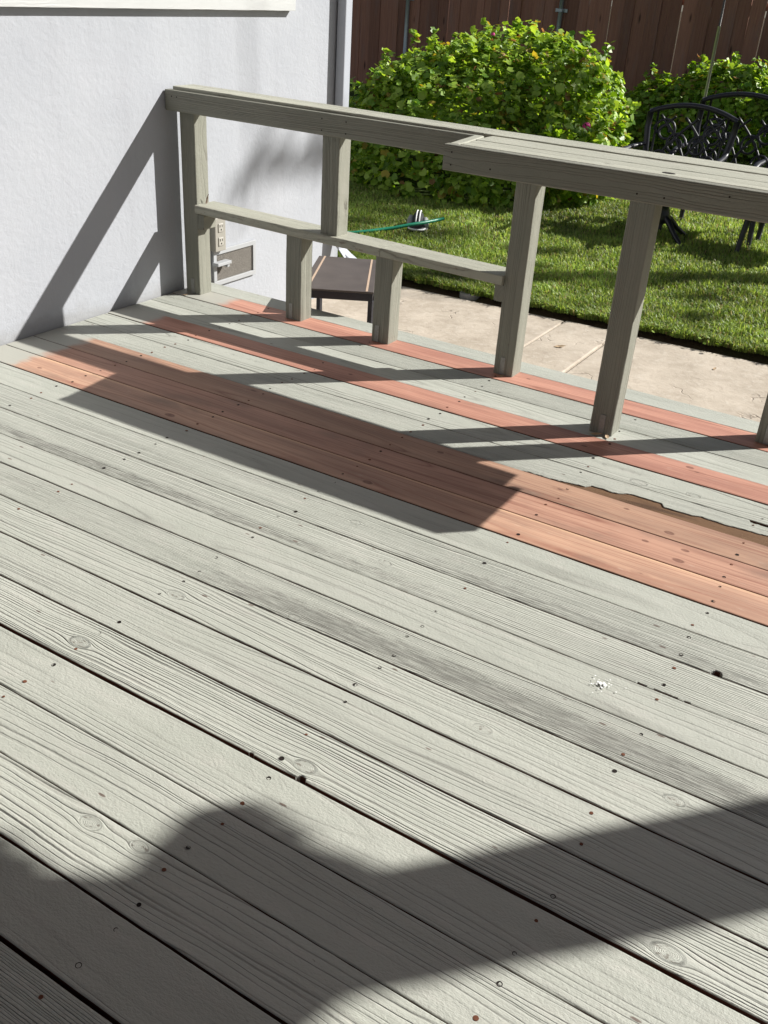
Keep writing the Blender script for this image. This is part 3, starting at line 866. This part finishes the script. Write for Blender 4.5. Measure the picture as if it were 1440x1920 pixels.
def fast_mesh(name, V, F, tint, mat, smooth=False):
    me = bpy.data.meshes.new(name); k = F.shape[1]
    me.vertices.add(len(V)); me.vertices.foreach_set('co', V.astype(np.float32).ravel())
    me.loops.add(F.size); me.loops.foreach_set('vertex_index', F.astype(np.int32).ravel())
    me.polygons.add(len(F)); me.polygons.foreach_set('loop_start', np.arange(0, F.size, k, dtype=np.int32)); me.polygons.foreach_set('loop_total', np.full(len(F), k, dtype=np.int32))
    me.update(calc_edges=True)
    ca = me.color_attributes.new('tint', 'FLOAT_COLOR', 'POINT')
    ca.data.foreach_set('color', np.concatenate([tint, np.ones((len(tint), 1))], 1).astype(np.float32).ravel())
    if smooth: me.polygons.foreach_set('use_smooth', np.ones(len(F), dtype=bool))
    me.materials.append(mat); return me

def leaf_tints(n, bright=1.0, yellow=.03):
    t = RNG.random(n)[:, None]
    c = (1 - t) * np.array([[.115, .235, .026]]) + t * np.array([[.385, .530, .090]])
    c *= RNG.uniform(.75, 1.2, n)[:, None] * bright
    yl = RNG.random(n) < yellow
    c[yl] = np.array([.42, .34, .06]) * RNG.uniform(.6, 1.1, yl.sum())[:, None]
    br = RNG.random(n) < yellow * .35
    c[br] = np.array([.30, .17, .07]) * RNG.uniform(.6, 1.1, br.sum())[:, None]
    return c

def bush(name, blobs, count, label, cat, group=None, leaf_r=(.022, .044), singles=300, yellow=.03, base_z=GZ, flowers=(), sparse_tips=60):
    b0 = blobs[0]
    root = empty(name, (b0[0], b0[1], base_z), label, cat, group)
    P = []; Nn = []; A = np.array([b[3] * b[4] + b[3] * b[5] + b[4] * b[5] for b in blobs]); A = A / A.sum()
    for b, a in zip(blobs, A):
        m = int(count * a * 1.6); d = RNG.normal(size=(m, 3)); d /= np.linalg.norm(d, axis=1, keepdims=True)
        # lumpy shell with sprigs
        lum = np.array([1 + .10 * mnoise.noise(Vector(q * 3.1 + np.array(b[:3]))) + .08 * mnoise.noise(Vector(q * 8.0 + np.array(b[:3]))) for q in d])
        sh = lum * (1 - np.abs(RNG.normal(0, .085, m)))
        p = np.array(b[:3]) + d * sh[:, None] * np.array(b[3:6])
        n_ = d / np.array(b[3:6]); n_ /= np.linalg.norm(n_, axis=1, keepdims=True)
        P.append(p); Nn.append(n_)
    P = np.concatenate(P); Nn = np.concatenate(Nn)
    keep = P[:, 2] > base_z + .03
    # drop leaves that sit deep inside another blob
    for b in blobs:
        q = (((P - np.array(b[:3])) / np.array(b[3:6])) ** 2).sum(1); keep &= q > .55
    P = P[keep]; Nn = Nn[keep]
    # sprigs: little rosettes that stand off the surface
    ns = sparse_tips; idx = RNG.choice(len(P), ns); SP = []; SN = []
    for i in idx:
        ax = Nn[i] * .5 + np.array([0, 0, .75]) + RNG.normal(0, .2, 3); ax /= np.linalg.norm(ax)
        Ls = RNG.uniform(.06, .17)
        for k in range(14):
            t = RNG.random() ** .6; SP.append(P[i] + ax * Ls * t + RNG.normal(0, .022, 3)); SN.append(ax + RNG.normal(0, .55, 3))
    P = np.concatenate([P, SP]); Nn = np.concatenate([Nn, SN])
    N2 = Nn * .55 + np.array([[.15, .1, .55]]) + RNG.normal(0, .42, P.shape)
    n = len(P); R_ = RNG.uniform(*leaf_r, n); T = leaf_tints(n, 1.0, yellow)
    vd = np.array([3.2831, -3.6008, 1.4283]) - P; front = (Nn * vd).sum(1) / np.linalg.norm(vd, axis=1)
    order = np.argsort(-front * R_); sing = RNG.permutation(order[:max(singles * 4, 1)])[:singles]
    mask = np.ones(n, bool); mask[sing] = False
    me = leaves_mesh('foliage', P[mask], N2[mask], R_[mask], T[mask], M_LEAF)
    o = link('foliage', me, None, root); o['kind'] = 'stuff'
    # the leaves that show largest, one object each (a few shared meshes)
    var = []
    for k in range(8):
        var.append(leaves_mesh('leaf', np.zeros((1, 3)), np.array([[0, 0, 1.]]), np.array([1.0]), leaf_tints(1, 1.0, .0 if k else 1.0), M_LEAF))
    for c, i in enumerate(sing):
        nrm = Vector(N2[i]).normalized(); q = nrm.to_track_quat('Z', 'Y').to_matrix().to_4x4() @ Matrix.Rotation(RNG.uniform(0, 6.28), 4, 'Z')
        o = bpy.data.objects.new('leaf', var[RNG.integers(1, 8) if RNG.random() > .04 else 0]); COL.objects.link(o); o.parent = root
        o.matrix_basis = Matrix.Translation(Vector(P[i] + Nn[i] * .01) - root.location) @ q @ Matrix.Scale(R_[i] * 1.1, 4)
    # stems
    paths = []
    for k in range(26):
        i = RNG.integers(0, len(P)); e = Vector(P[i]); s0 = Vector((b0[0] + RNG.normal(0, .2), b0[1] + RNG.normal(0, .2), base_z)); md = (e + s0) / 2 + Vector((0, 0, -.1))
        paths.append(([s0, md, e], [.014, .010, .004]))
    tubes('stem', paths, M_STEM, root, 5)
    for (x, y, z, r) in flowers:
        V = []; F = []
        for k in range(9):
            a = k * 2.4; d = Vector((math.cos(a) * .6, math.sin(a) * .6, RNG.uniform(-.4, .8))).normalized(); c = d * r * .5; s1 = d.orthogonal().normalized(); s2 = d.cross(s1); o_ = len(V)
            for j in range(6): V.append(c + (s1 * math.cos(j * 1.047) + s2 * math.sin(j * 1.047)) * r * .55 + d * (.2 * r if j % 2 else 0))
            F.append(tuple(o_ + j for j in range(6)))
        me = mesh('flower', V, F); link('flower', me, M_PINK, root, Matrix.Translation((x, y, z)))
    return root

bush('flowering_shrub', [(-1.02, 5.35, -.15, 1.36, 1.42, 1.10), (-.80, 5.4, .45, .80, .80, .64), (-.30, 5.30, .40, .62, .68, .62), (-1.45, 5.1, .30, .66, .75, .58), (.02, 4.95, .15, .50, .52, .42), (-1.95, 5.15, .10, .45, .5, .36), (-.55, 4.6, -.05, .70, .52, .45)],
     18000, 'big round bright green shrub with a pink flower at the lawn edge', 'shrub', None, (.018, .041), 300, .05, GZ,
     [(.24, 4.72, .42, .045), (-.86, 5.0, 1.04, .022)], 380)
bush('hedge_shrub', [(.55, 8.55, .20, .95, .60, .60), (1.5, 8.6, .22, .95, .60, .62), (-.25, 8.7, .15, .55, .5, .45), (.55, 8.35, .52, .45, .35, .30), (1.45, 8.3, .52, .5, .35, .30)],
     9000, 'dark leafy shrub against the fence behind the patio chairs', 'shrub', None, (.022, .042), 150, .03, -.10, [], 110)

# ------------------------------------------------------------------ grass
def grass():
    n = 390000
    # denser near the viewer
    y = 1.74 + (RNG.random(n) ** 1.7) * 7.4; x = RNG.uniform(-3.6, 5.6, n)
    tuft = RNG.random(n) < .05
    y = np.where(tuft, 1.70 + (x - .3) * .042 + .02 + np.abs(RNG.normal(0, .05, n)) + .03 * np.sin(x * 17.0) ** 2, y)
    ok = tuft | (y > 1.70 + (x - .3) * .042 + .045 + .05 * np.abs(np.sin(x * 9.0 + np.sin(x * 23))) * RNG.random(n)) & (x > -1.9 - .8 * (y - 1.5) * 0 - 3)
    # visible wedge only
    dx = x - 3.2831; dy = y + 3.6008; lat = (dx * .8494 + dy * .5247) / (-dx * .4342 + dy * .7567)
    ok &= (lat > -.2) & (lat < .95)
    c = ((x + 1.15) / 1.35) ** 2 + ((y - 5.35) / 1.25) ** 2; ok &= c > 1
    x = x[ok]; y = y[ok]; n = len(x)
    z = np.array([lawn_h(a, b) for a, b in zip(x, y)])
    cl = np.array([mnoise.noise(Vector((a * 5, b * 5, 2))) for a, b in zip(x, y)])
    patch = np.array([mnoise.noise(Vector((a * 1.3, b * 1.3, 8))) for a, b in zip(x, y)])
    Lb = RNG.uniform(.030, .060, n) * (1 + .5 * cl); Wd = RNG.uniform(.0022, .0042, n)
    az = RNG.uniform(0, 2 * PI, n); ln = np.abs(RNG.normal(.55, .35, n))
    d = np.stack([np.cos(az), np.sin(az), np.zeros(n)], 1); s = np.stack([-np.sin(az), np.cos(az), np.zeros(n)], 1)
    base = np.stack([x, y, z - .004], 1)
    m1 = base + d * (Lb * ln * .35)[:, None] + np.array([0, 0, 1.]) * (Lb * .62)[:, None]
    tp = base + d * (Lb * ln * 1.0)[:, None] + np.array([0, 0, 1.]) * (Lb * (1.0 - .25 * ln))[:, None]
    w = (s * Wd[:, None])
    V = np.stack([base - w * .7, base + w * .7, m1 + w, m1 - w, tp], 1).reshape(-1, 3)
    i0 = (np.arange(n) * 5)[:, None]
    F = np.concatenate([i0 + np.array([[0, 1, 2]]), i0 + np.array([[0, 2, 3]]), i0 + np.array([[3, 2, 4]])])
    t = RNG.random(n)[:, None]
    c1 = (1 - t) * np.array([[.115, .205, .035]]) + t * np.array([[.360, .450, .115]])
    c1 *= (1 + .55 * patch[:, None] + .35 * cl[:, None]); dry = RNG.random(n) < .10 + .10 * np.clip(patch, 0, 1); c1[dry] = np.array([.34, .29, .13]) * RNG.uniform(.6, 1.1, dry.sum())[:, None]
    me = fast_mesh('grass', V, F, np.repeat(c1, 5, 0), M_GRASS)
    o = link('grass', me, None); tag(o, 'shaggy green lawn grass', 'grass', kind='stuff')
    # low broad-leaved weeds and clover
    m = 16000; k = RNG.choice(n, m); dens = cl[k] > -.05; k = k[dens]; P = base[k] + np.stack([RNG.normal(0, .03, len(k)), RNG.normal(0, .03, len(k)), RNG.uniform(.012, .035, len(k))], 1)
    me = leaves_mesh('clover', P, np.array([[0, 0, 1.]]) + RNG.normal(0, .35, (len(k), 3)), RNG.uniform(.006, .012, len(k)), leaf_tints(len(k), 1.0, .01), M_GRASS)
    o = link('clover', me, None); tag(o, 'low clover and weeds in the lawn', 'clover', kind='stuff')
grass()

# valve lid
lid = empty('valve_lid', (.715, 1.785, GZ + .012), 'round grey valve cover with a cross in the soil beside the path', 'lid')
v, f = lathe_geo([(.066, -.02), (.066, .010), (.062, .014), (.002, .015)], 28); link('cover', mesh('cover', v, f, False), M_LID, lid, Matrix.Translation(lid.location))
bm = bmesh.new(); add_box(bm, (-.058, -.004, .014), (.058, .004, .018), .001); add_box(bm, (-.004, -.058, .0145), (.004, .058, .0182), .001)
link('cross_rib', bm_mesh('cross_rib', bm), plain('pale_rib', (.42, .42, .41), .6), lid, Matrix.Translation(lid.location) @ Matrix.Rotation(.35, 4, 'Z'))

# hose with its open end
tag(tubes('garden_hose', [([(-3.0, 2.0, GZ + .05), (-2.0, 2.1, GZ + .06), (-1.2, 2.2, GZ + .062), (-.60, 2.414, GZ + .066), (-.514, 2.60, GZ + .07), (-.42, 2.72, GZ + .085), (-.33, 2.80, GZ + .110), (-.275, 2.90, GZ + .118), (-.25, 3.02, GZ + .118), (-.238, 3.16, GZ + .115)], .0125)], M_GREEN, None, 10),
    'green garden hose lying on the lawn with its end raised', 'hose')
# shoe: a squat trainer seen from the toe
def shoe():
    r = empty('shoe', (-.385, 3.02, GZ + .025), 'dark shoe with two white stripes lying on the lawn under the hose', 'shoe'); mw = Matrix.Translation(r.location) @ Matrix.Rotation(math.radians(25), 4, 'Z')
    def ell(name, c, rad, mat, n=16, m=10):
        v = []; f = []
        for i in range(m + 1):
            th = PI * i / m
            for k in range(n):
                a = 2 * PI * k / n; v.append((c[0] + rad[0] * math.sin(th) * math.cos(a), c[1] + rad[1] * math.sin(th) * math.sin(a), max(c[2] + rad[2] * math.cos(th), .0)))
        for i in range(m):
            for k in range(n):
                l = (k + 1) % n; f.append((i * n + k, (i + 1) * n + k, (i + 1) * n + l, i * n + l))
        return link(name, mesh(name, v, f, True), mat, r, mw)
    ell('upper', (0, .02, .055), (.052, .12, .085), M_SHOE); ell('toe_cap', (.005, -.085, .035), (.062, .065, .052), M_SHOE)
    ell('side_panel', (-.055, -.0, .05), (.032, .075, .062), M_SHOEG); ell('side_panel', (.058, .0, .045), (.030, .075, .058), M_SHOEG)
    for dx in (-.010, .016):
        pts = [(dx, .02 + .122 * math.cos(a), .055 + .088 * math.sin(a)) for a in np.linspace(.9, PI - .1, 12)]
        tubes('stripe', [(pts, .0055)], M_STRIPE, r, 6, mw)
    pts = [(.064 * math.cos(a), -.085 + .068 * math.sin(a), .035) for a in np.linspace(PI, 2 * PI, 12)]
    tubes('sole_edge', [(pts, .008)], M_STRIPE, r, 6, mw)
shoe()

# thin pole
pole = empty('garden_pole', (1.045, 5.25, GZ), 'thin metal pole standing in the lawn behind the patio chairs', 'pole')
tubes('lower_tube', [([(1.045, 5.25, GZ - .02), (1.045, 5.25, 1.24)], .0125)], M_POLE, pole, 10)
tubes('upper_tube', [([(1.045, 5.25, 1.24), (1.043, 5.25, 2.0)], .0085)], plain('dark_pole', (.09, .08, .07), .5), pole, 8)

# ================================================================== PATIO CHAIRS (black cast aluminium, lattice backs)
def arc(c, r, a0, a1, n=14, ex=Vector((1, 0, 0)), ez=Vector((0, 0, 1))):
    return [c + ex * (math.cos(a) * r) + ez * (math.sin(a) * r) for a in np.linspace(a0, a1, n)]
def spiral(c, r0, r1, a0, a1, n=22, ex=Vector((1, 0, 0)), ez=Vector((0, 0, 1)), fx=1):
    return [c + ex * (fx * math.cos(a) * (r0 + (r1 - r0) * t)) + ez * (math.sin(a) * (r0 + (r1 - r0) * t)) for t, a in ((i / (n - 1), a0 + (a1 - a0) * i / (n - 1)) for i in range(n))]
def chair(loc, rz, label, swivel, W_=.66, top=.98):
    t = empty('patio_chair', loc, label, 'chair', 'black lattice back chairs on the lawn'); t.rotation_euler = (0, 0, rz)
    mw = Matrix.Translation(Vector(loc)) @ Matrix.Rotation(rz, 4, 'Z')
    # local: x across, -y front; seat z .42; back reclines to +y
    def B(u, z): return Vector((u, .26 + (z - .42) * .20, z))       # point on the back plane
    h = W_ / 2
    for s in (-1, 1):
        tubes('back_post', [([B(s * (h - .05), .38), B(s * (h - .03), .60), B(s * h, .80), B(s * (h + .005), top - .07)], .017, 1.5)], M_BLACKMETAL, t, 10, mw)
        tubes('inner_stile', [([B(s * (h - .095), .42), B(s * (h - .075), .62), B(s * (h - .06), top - .06)], .010)], M_BLACKMETAL, t, 8, mw)
    tubes('top_rail', [([B(u * h * 1.02, top - .07 + .075 * (1 - u * u)) for u in np.linspace(-1, 1, 17)], .020)], M_BLACKMETAL, t, 10, mw)
    tubes('bottom_rail', [([B(u * (h - .08), .475 - .03 * (1 - u * u)) for u in np.linspace(-1, 1, 9)], .012)], M_BLACKMETAL, t, 8, mw)
    def onback(pts): return [B(p[0], p[1]) for p in pts]
    for s in (-1, 1):
        for off in (-.12, .08, .26):
            pts = [(s * (off + .02 - .30 * (q - .5) + .05 * math.sin(q * PI)), .47 + .43 * q) for q in np.linspace(0, 1, 14)]
            pts = [p for p in pts if abs(p[0]) < h - .06]
            tubes('lattice_bar', [(onback(pts), .0115)], M_BLACKMETAL, t, 6, mw)
        for (cx, cz, r, a0, a1) in ((s * (h - .150), .79, .095, PI * (0 if s > 0 else 1), PI * (3.1 if s > 0 else -2.1)), (s * .09, .70, .088, 0, 3.2 * PI), (s * (h - .15), .575, .075, PI, -2 * PI)):
            n = 22; pts = [(cx + math.cos(a0 + (a1 - a0) * i / (n - 1)) * r * (1 - .72 * i / (n - 1)), cz + math.sin(a0 + (a1 - a0) * i / (n - 1)) * r * (1 - .72 * i / (n - 1))) for i in range(n)]
            tubes('scroll', [(onback(pts), .0115)], M_BLACKMETAL, t, 6, mw)
    # seat: slatted cast panel
    bm = bmesh.new()
    add_box(bm, (-h + .06, -.27, .405), (h - .06, .27, .425), .006)
    link('seat', bm_mesh('seat', bm), M_BLACKMETAL, t, mw)
    tubes('seat_rim', [([(-h + .05, .27, .41), (-h + .02, -.22, .415), (-h + .08, -.29, .41), (h - .08, -.29, .41), (h - .02, -.22, .415), (h - .05, .27, .41)], .018)], M_BLACKMETAL, t, 8, mw)
    for s in (-1, 1):
        tubes('armrest', [([B(s * (h - .01), .68), Vector((s * (h + .02), .10, .675)), Vector((s * (h + .03), -.10, .665)), Vector((s * (h + .03), -.24, .64)), Vector((s * (h + .02), -.285, .58)), Vector((s * (h - .01), -.27, .50)), Vector((s * (h - .03), -.235, .42))], [.016, .02, .024, .022, .017, .015, .014], 0.8)], M_BLACKMETAL, t, 10, mw)
    if swivel:
        bm = bmesh.new(); add_box(bm, (-.17, -.17, .315), (.17, .17, .345), .004); link('swivel_plate', bm_mesh('swivel_plate', bm), M_BLACKMETAL, t, mw)
        for k in range(4):
            a = PI / 4 + k * PI / 2 + .2; d = Vector((math.cos(a), math.sin(a), 0))
            tubes('foot', [([d * .03 + Vector((0, 0, .21)), d * .10 + Vector((0, 0, .175)), d * .19 + Vector((0, 0, .10)), d * .29 + Vector((0, 0, .035)), d * .37 + Vector((0, 0, .016))], [.024, .024, .020, .018, .016])], M_BLACKMETAL, t, 8, mw)
        v, f = lathe_geo([(.05, .15), (.075, .19), (.06, .24), (.045, .30), (.09, .318)], 16); link('pedestal', mesh('pedestal', v, f, True), M_BLACKMETAL, t, mw)
        tubes('spring', [([(x_, y_, .33), (x_, y_, .405)], .02) for x_ in (-.12, .12) for y_ in (-.1, .1)], M_BLACKMETAL, t, 8, mw)
    else:
        for s in (-1, 1):
            tubes('leg', [([Vector((s * (h - .04), -.235, .41)), Vector((s * (h - .015), -.25, .25)), Vector((s * (h + .0), -.285, .06)), Vector((s * (h + .0), -.30, .0))], [.026, .024, .019, .018])], M_BLACKMETAL, t, 8, mw)
            tubes('leg', [([Vector((s * (h - .05), .25, .41)), Vector((s * (h - .04), .27, .22)), Vector((s * (h - .02), .33, .0))], [.024, .021, .018])], M_BLACKMETAL, t, 8, mw)
    return t
chair((1.155, 4.22, GZ), 0.0, 'black swivel chair with curved feet in front of the other chairs', True, .68, .985)
chair((1.46, 4.70, GZ), .03, 'black lattice back chair half hidden behind the swivel chair', False, .72, 1.07)
chair((2.135, 4.43, GZ), .0, 'black chair cut off by the right edge with its arm and legs showing', False, .66, .98)

# ================================================================== FENCE
FY = 10.0
fence = empty('board_fence', (0, FY, -.05), 'tall dark reddish brown board fence at the back of the garden', 'fence')
bm = bmesh.new(); add_box(bm, (0, -.009, 0), (.178, .009, 1.95), .002); PK = bm_mesh('picket', bm); PK.materials.append(M_PICKET)
x = -9.6; k = 0
while x < 1.02:
    o = bpy.data.objects.new('picket', PK); COL.objects.link(o); o.parent = fence
    o.location = (x, RNG.normal(0, .004) + (.014 if k % 2 else 0), RNG.normal(0, .012)); o['seed'] = float(RNG.uniform(0, 20)); o['tone'] = float(RNG.uniform(.7, 1.25))
    o.rotation_euler = (0, RNG.normal(0, .004), 0); o.scale = (float(RNG.choice([.78, 1.0, 1.0])), 1, 1)
    x += .178 * o.scale[0] - (.006 if k % 3 else -.006); k += 1
# next panel turns its rails to the viewer
while x < 7.5:
    o = bpy.data.objects.new('picket', PK); COL.objects.link(o); o.parent = fence
    o.location = (x, .05 + RNG.normal(0, .003), RNG.normal(0, .01)); o['seed'] = float(RNG.uniform(0, 20)); o['tone'] = float(RNG.uniform(.7, 1.2)); x += .181
def fbeam(name, a, b, w, t, up=(0, -1, 0)):
    o = beam(name, a, b, w, t, up, mat=M_PICKET, parent=fence, jit=.001); o['tone'] = .95; return o
fx = 1.10
for zz in (1.40, .42):
    o = link('rail', None or bm_mesh('rail', (lambda b: (add_box(b, (0, 0, 0), (6.4, .038, .088), .003), b)[1])(bmesh.new())), M_PICKET, fence, Matrix.Translation((fx + .0, FY, zz - .06))); o['seed'] = 3.0; o['tone'] = 1.15
    o = link('rail', bm_mesh('rail', (lambda b: (add_box(b, (0, 0, 0), (10.5, .038, .088), .003), b)[1])(bmesh.new())), M_PICKET, fence, Matrix.Translation((-9.6, FY + .05, zz - .06))); o['seed'] = 5.0; o['tone'] = 1.0
for px_, yy in ((1.00, -.01), (-3.5, .06), (3.5, -.05)):
    o = link('post', bm_mesh('post', (lambda b: (add_box(b, (-.055, -.045, -.2), (.055, .045, 1.9), .004), b)[1])(bmesh.new())), M_PICKET, fence, Matrix.Translation((px_, FY + yy - .03, 0))); o['seed'] = 7.7; o['tone'] = 1.2
for px_ in (-4.66, -2.28):
    o = tubes('steel_post', [([(px_, FY - .05, -.2), (px_, FY - .05, 1.8)], .030)], M_GALV, fence, 14)
    bm = bmesh.new(); add_box(bm, (px_ - .085, FY - .024, 1.155), (px_ + .085, FY - .016, 1.20), .002); add_box(bm, (px_ - .034, FY - .085, 1.158), (px_ + .034, FY - .02, 1.197), .004)
    link('bracket', bm_mesh('bracket', bm), M_GALV, o)

# ================================================================== TREE BEYOND THE DECK (casts the soft shade across the boards)
def shade_tree():
    ux, uy = 1.08, 1.05
    def up(sx, sy, h): return Vector((sx + ux * h, sy + uy * h, h))
    base = Vector((5.85, .66, GZ)); topp = up(2.62, -2.81, 2.9)
    root = empty('tree', tuple(base), 'leaning garden tree just outside the right edge beyond the deck', 'tree')
    pts = [base + (topp - base) * t for t in np.linspace(0, 1, 9)]
    tubes('trunk', [(pts, [.150, .140, .134, .132, .130, .130, .128, .125, .115])], M_BARK, root, 14)
    clumps = [(2.40, -2.625, 2.9, .034), (2.43, -2.60, 2.9, .036), (2.405, -2.69, 2.9, .034), (2.415, -2.76, 2.9, .04), (2.47, -2.68, 2.9, .07), (2.50, -2.62, 2.9, .045), (2.56, -2.69, 2.9, .055), (2.44, -2.80, 2.9, .05), (2.43, -2.88, 2.9, .045), (2.50, -2.95, 2.95, .10), (2.62, -2.94, 2.95, .10), (2.40, -3.03, 3.0, .10), (2.28, -3.00, 3.0, .075), (2.19, -3.06, 3.0, .10), (2.06, -2.98, 3.05, .075), (1.95, -3.06, 3.05, .12), (2.2, -3.25, 3.05, .22), (1.9, -3.25, 3.1, .20), (1.7, -3.3, 3.1, .3), (2.0, -3.6, 3.1, .35), (2.45, -3.2, 3.0, .2), (1.5, -3.7, 3.2, .4), (2.0, -4.0, 3.2, .4), (2.5, -3.6, 3.1, .2), (2.16, -2.93, 3.0, .03)]
    limbs = []; P = []; Nn = []
    for (sx, sy, h, r) in clumps:
        c = up(sx, sy, h); st = topp - (topp - base) * .06
        limbs.append(([st, (st + c) / 2 + Vector((0, 0, -.03)), c], [.03, .02, .008]))
        m = int(500 * r / .15 * (r / .15) ** .6) + 60
        d = RNG.normal(size=(m, 3)); d /= np.linalg.norm(d, axis=1, keepdims=True); rr = r * RNG.random(m) ** .45
        P.append(np.array(c) + d * rr[:, None]); Nn.append(d + RNG.normal(0, .5, (m, 3)))
    tubes('limb', limbs, M_BARK, root, 7)
    P = np.concatenate(P); Nn = np.concatenate(Nn)
    me = leaves_mesh('crown', P, Nn, RNG.uniform(.018, .034, len(P)), leaf_tints(len(P), .8, .0), M_TREE)
    o = link('crown', me, None, root); o['kind'] = 'stuff'
shade_tree()

def far_tree():
    def up(x, y, z, t): return Vector((x + 1.08 * t, y + 1.05 * t, z + t))
    base = Vector((11.0, 11.6, GZ)); crotch = up(.0, 1.6, .55, 9.0)
    root = empty('tree', tuple(base), 'tall tree beyond the garden fence, outside the right edge', 'tree')
    tubes('trunk', [([base, base * .5 + crotch * .5 + Vector((.1, 0, 0)), crotch, crotch + Vector((.3, 1.6, 1.2))], [.24, .18, .12, .05])], M_BARK, root, 12)
    bough = [crotch, up(0, 1.22, .52, 9.0), up(0, .85, .50, 9.0), up(0, .55, .52, 9.0), up(0, .44, .46, 9.0), up(0, .38, .33, 9.0)]
    tubes('limb', [(bough, [.05, .030, .026, .022, .016, .008]), ([up(0, .50, .5, 9.0), up(0, .49, .8, 9.0), up(0, .475, 1.3, 9.0)], [.009, .009, .008])], M_BARK, root, 8)
    P = []; Nn = []; lim = []
    def clump(c, r, m):
        d = RNG.normal(size=(m, 3)); d /= np.linalg.norm(d, axis=1, keepdims=True); P.append(np.array(c) + d * (r * RNG.random(m) ** .5)[:, None]); Nn.append(d)
    for y, z in ((.55, .58), (.68, .57), (.82, .54), (.95, .53), (1.10, .55), (.45, .44), (.62, .48), (1.2, .50)): clump(up(0, y, z, 9.0), .17, 11)
    for k in range(9):
        x = RNG.uniform(.2, 2.6); y = RNG.uniform(2.1, 4.0); c = up(x, y, GZ, RNG.uniform(8.0, 9.0)); clump(c, RNG.uniform(.08, .17), 45)
        lim.append(([crotch + Vector((.3, 1.6, 1.2)), (crotch + Vector((.3, 1.6, 1.2)) + c) / 2 + Vector((0, 0, .3)), c], [.03, .02, .006]))
    for k in range(30):
        c = crotch + Vector((RNG.normal(.9, .5), RNG.normal(3.4, .7), RNG.uniform(.9, 2.0))); clump(c, .28, 90)
    tubes('limb', lim, M_BARK, root, 6)
    P = np.concatenate(P); Nn = np.concatenate(Nn)
    me = leaves_mesh('crown', P, Nn, RNG.uniform(.025, .045, len(P)), leaf_tints(len(P), .8, .0), M_TREE)
    o = link('crown', me, None, root); o['kind'] = 'stuff'
far_tree()

# ================================================================== UNSEEN ROOF ADDED TO CUT SKY LIGHT ON THE DECK
pc = empty('sky_block_roof', (2.6, -3.5, 2.6), 'unseen brown roof added to cut sky light on the near half of the deck', 'sky blocker')
bm = bmesh.new(); add_box(bm, (.01, -7.0, 2.66), (5.4, -.47, 2.74), .005); link('roof_deck', bm_mesh('roof_deck', bm), M_PICKET, pc)['tone'] = 1.0
for kx in range(8):
    rx = .12 + kx * .74
    bm = bmesh.new(); add_box(bm, (rx, -6.9, 2.52), (rx + .04, -.52, 2.657), .003); link('rafter', bm_mesh('rafter', bm), M_PICKET, pc)['tone'] = 1.0
for px_ in (5.22,):
    for py_ in (-6.7, -3.4):
        bm = bmesh.new(); add_box(bm, (px_, py_, .002), (px_ + .09, py_ + .09, 2.515), .004) if False else add_box(bm, (px_, py_, GZ + .0), (px_ + .09, py_ + .09, 2.515), .004)
        link('post', bm_mesh('post', bm), M_PICKET, pc)['tone'] = 1.0

# ================================================================== BITS OF LITTER
def flake(x, y, s, rz, label, z=.004):
    v = [(-1, 0, .02), (-.4, .42, .10), (.3, .36, .22), (1, .05, .30), (.4, -.34, .16), (-.4, -.40, .06), (0, 0, .02)]
    f = [(0, 1, 6), (1, 2, 6), (2, 3, 6), (3, 4, 6), (4, 5, 6), (5, 0, 6)]
    o = link('dry_leaf', mesh('dry_leaf', [(a * s, b * s, c * s) for a, b, c in v], f), M_DRY, None, Matrix.Translation((x, y, z)) @ Matrix.Rotation(rz, 4, 'Z'))
    tag(o, label, 'leaf', 'dry leaf scraps on the deck and path')
flake(2.335, -.415, .024, .4, 'curled tan leaf scrap at the foot of the counter post')
flake(2.375, -.408, .018, 2.0, 'second small leaf scrap at the foot of the counter post')
flake(1.80, -.105, .014, 1.2, 'tiny leaf scrap at the foot of the tall post beside the ledge end')
flake(.085, -.135, .016, .2, 'tiny leaf scrap at the foot of the post by the house wall')
flake(.50, -.20, .012, .9, 'tiny leaf scrap on grey boards near the short post')
flake(1.548, 1.252, .035, .5, 'brown dry leaf lying on the narrow path slab', GZ + .006)
flake(2.34, 1.50, .018, 1.4, 'dark leaf scrap on the wide path slab at the right', GZ + .003)
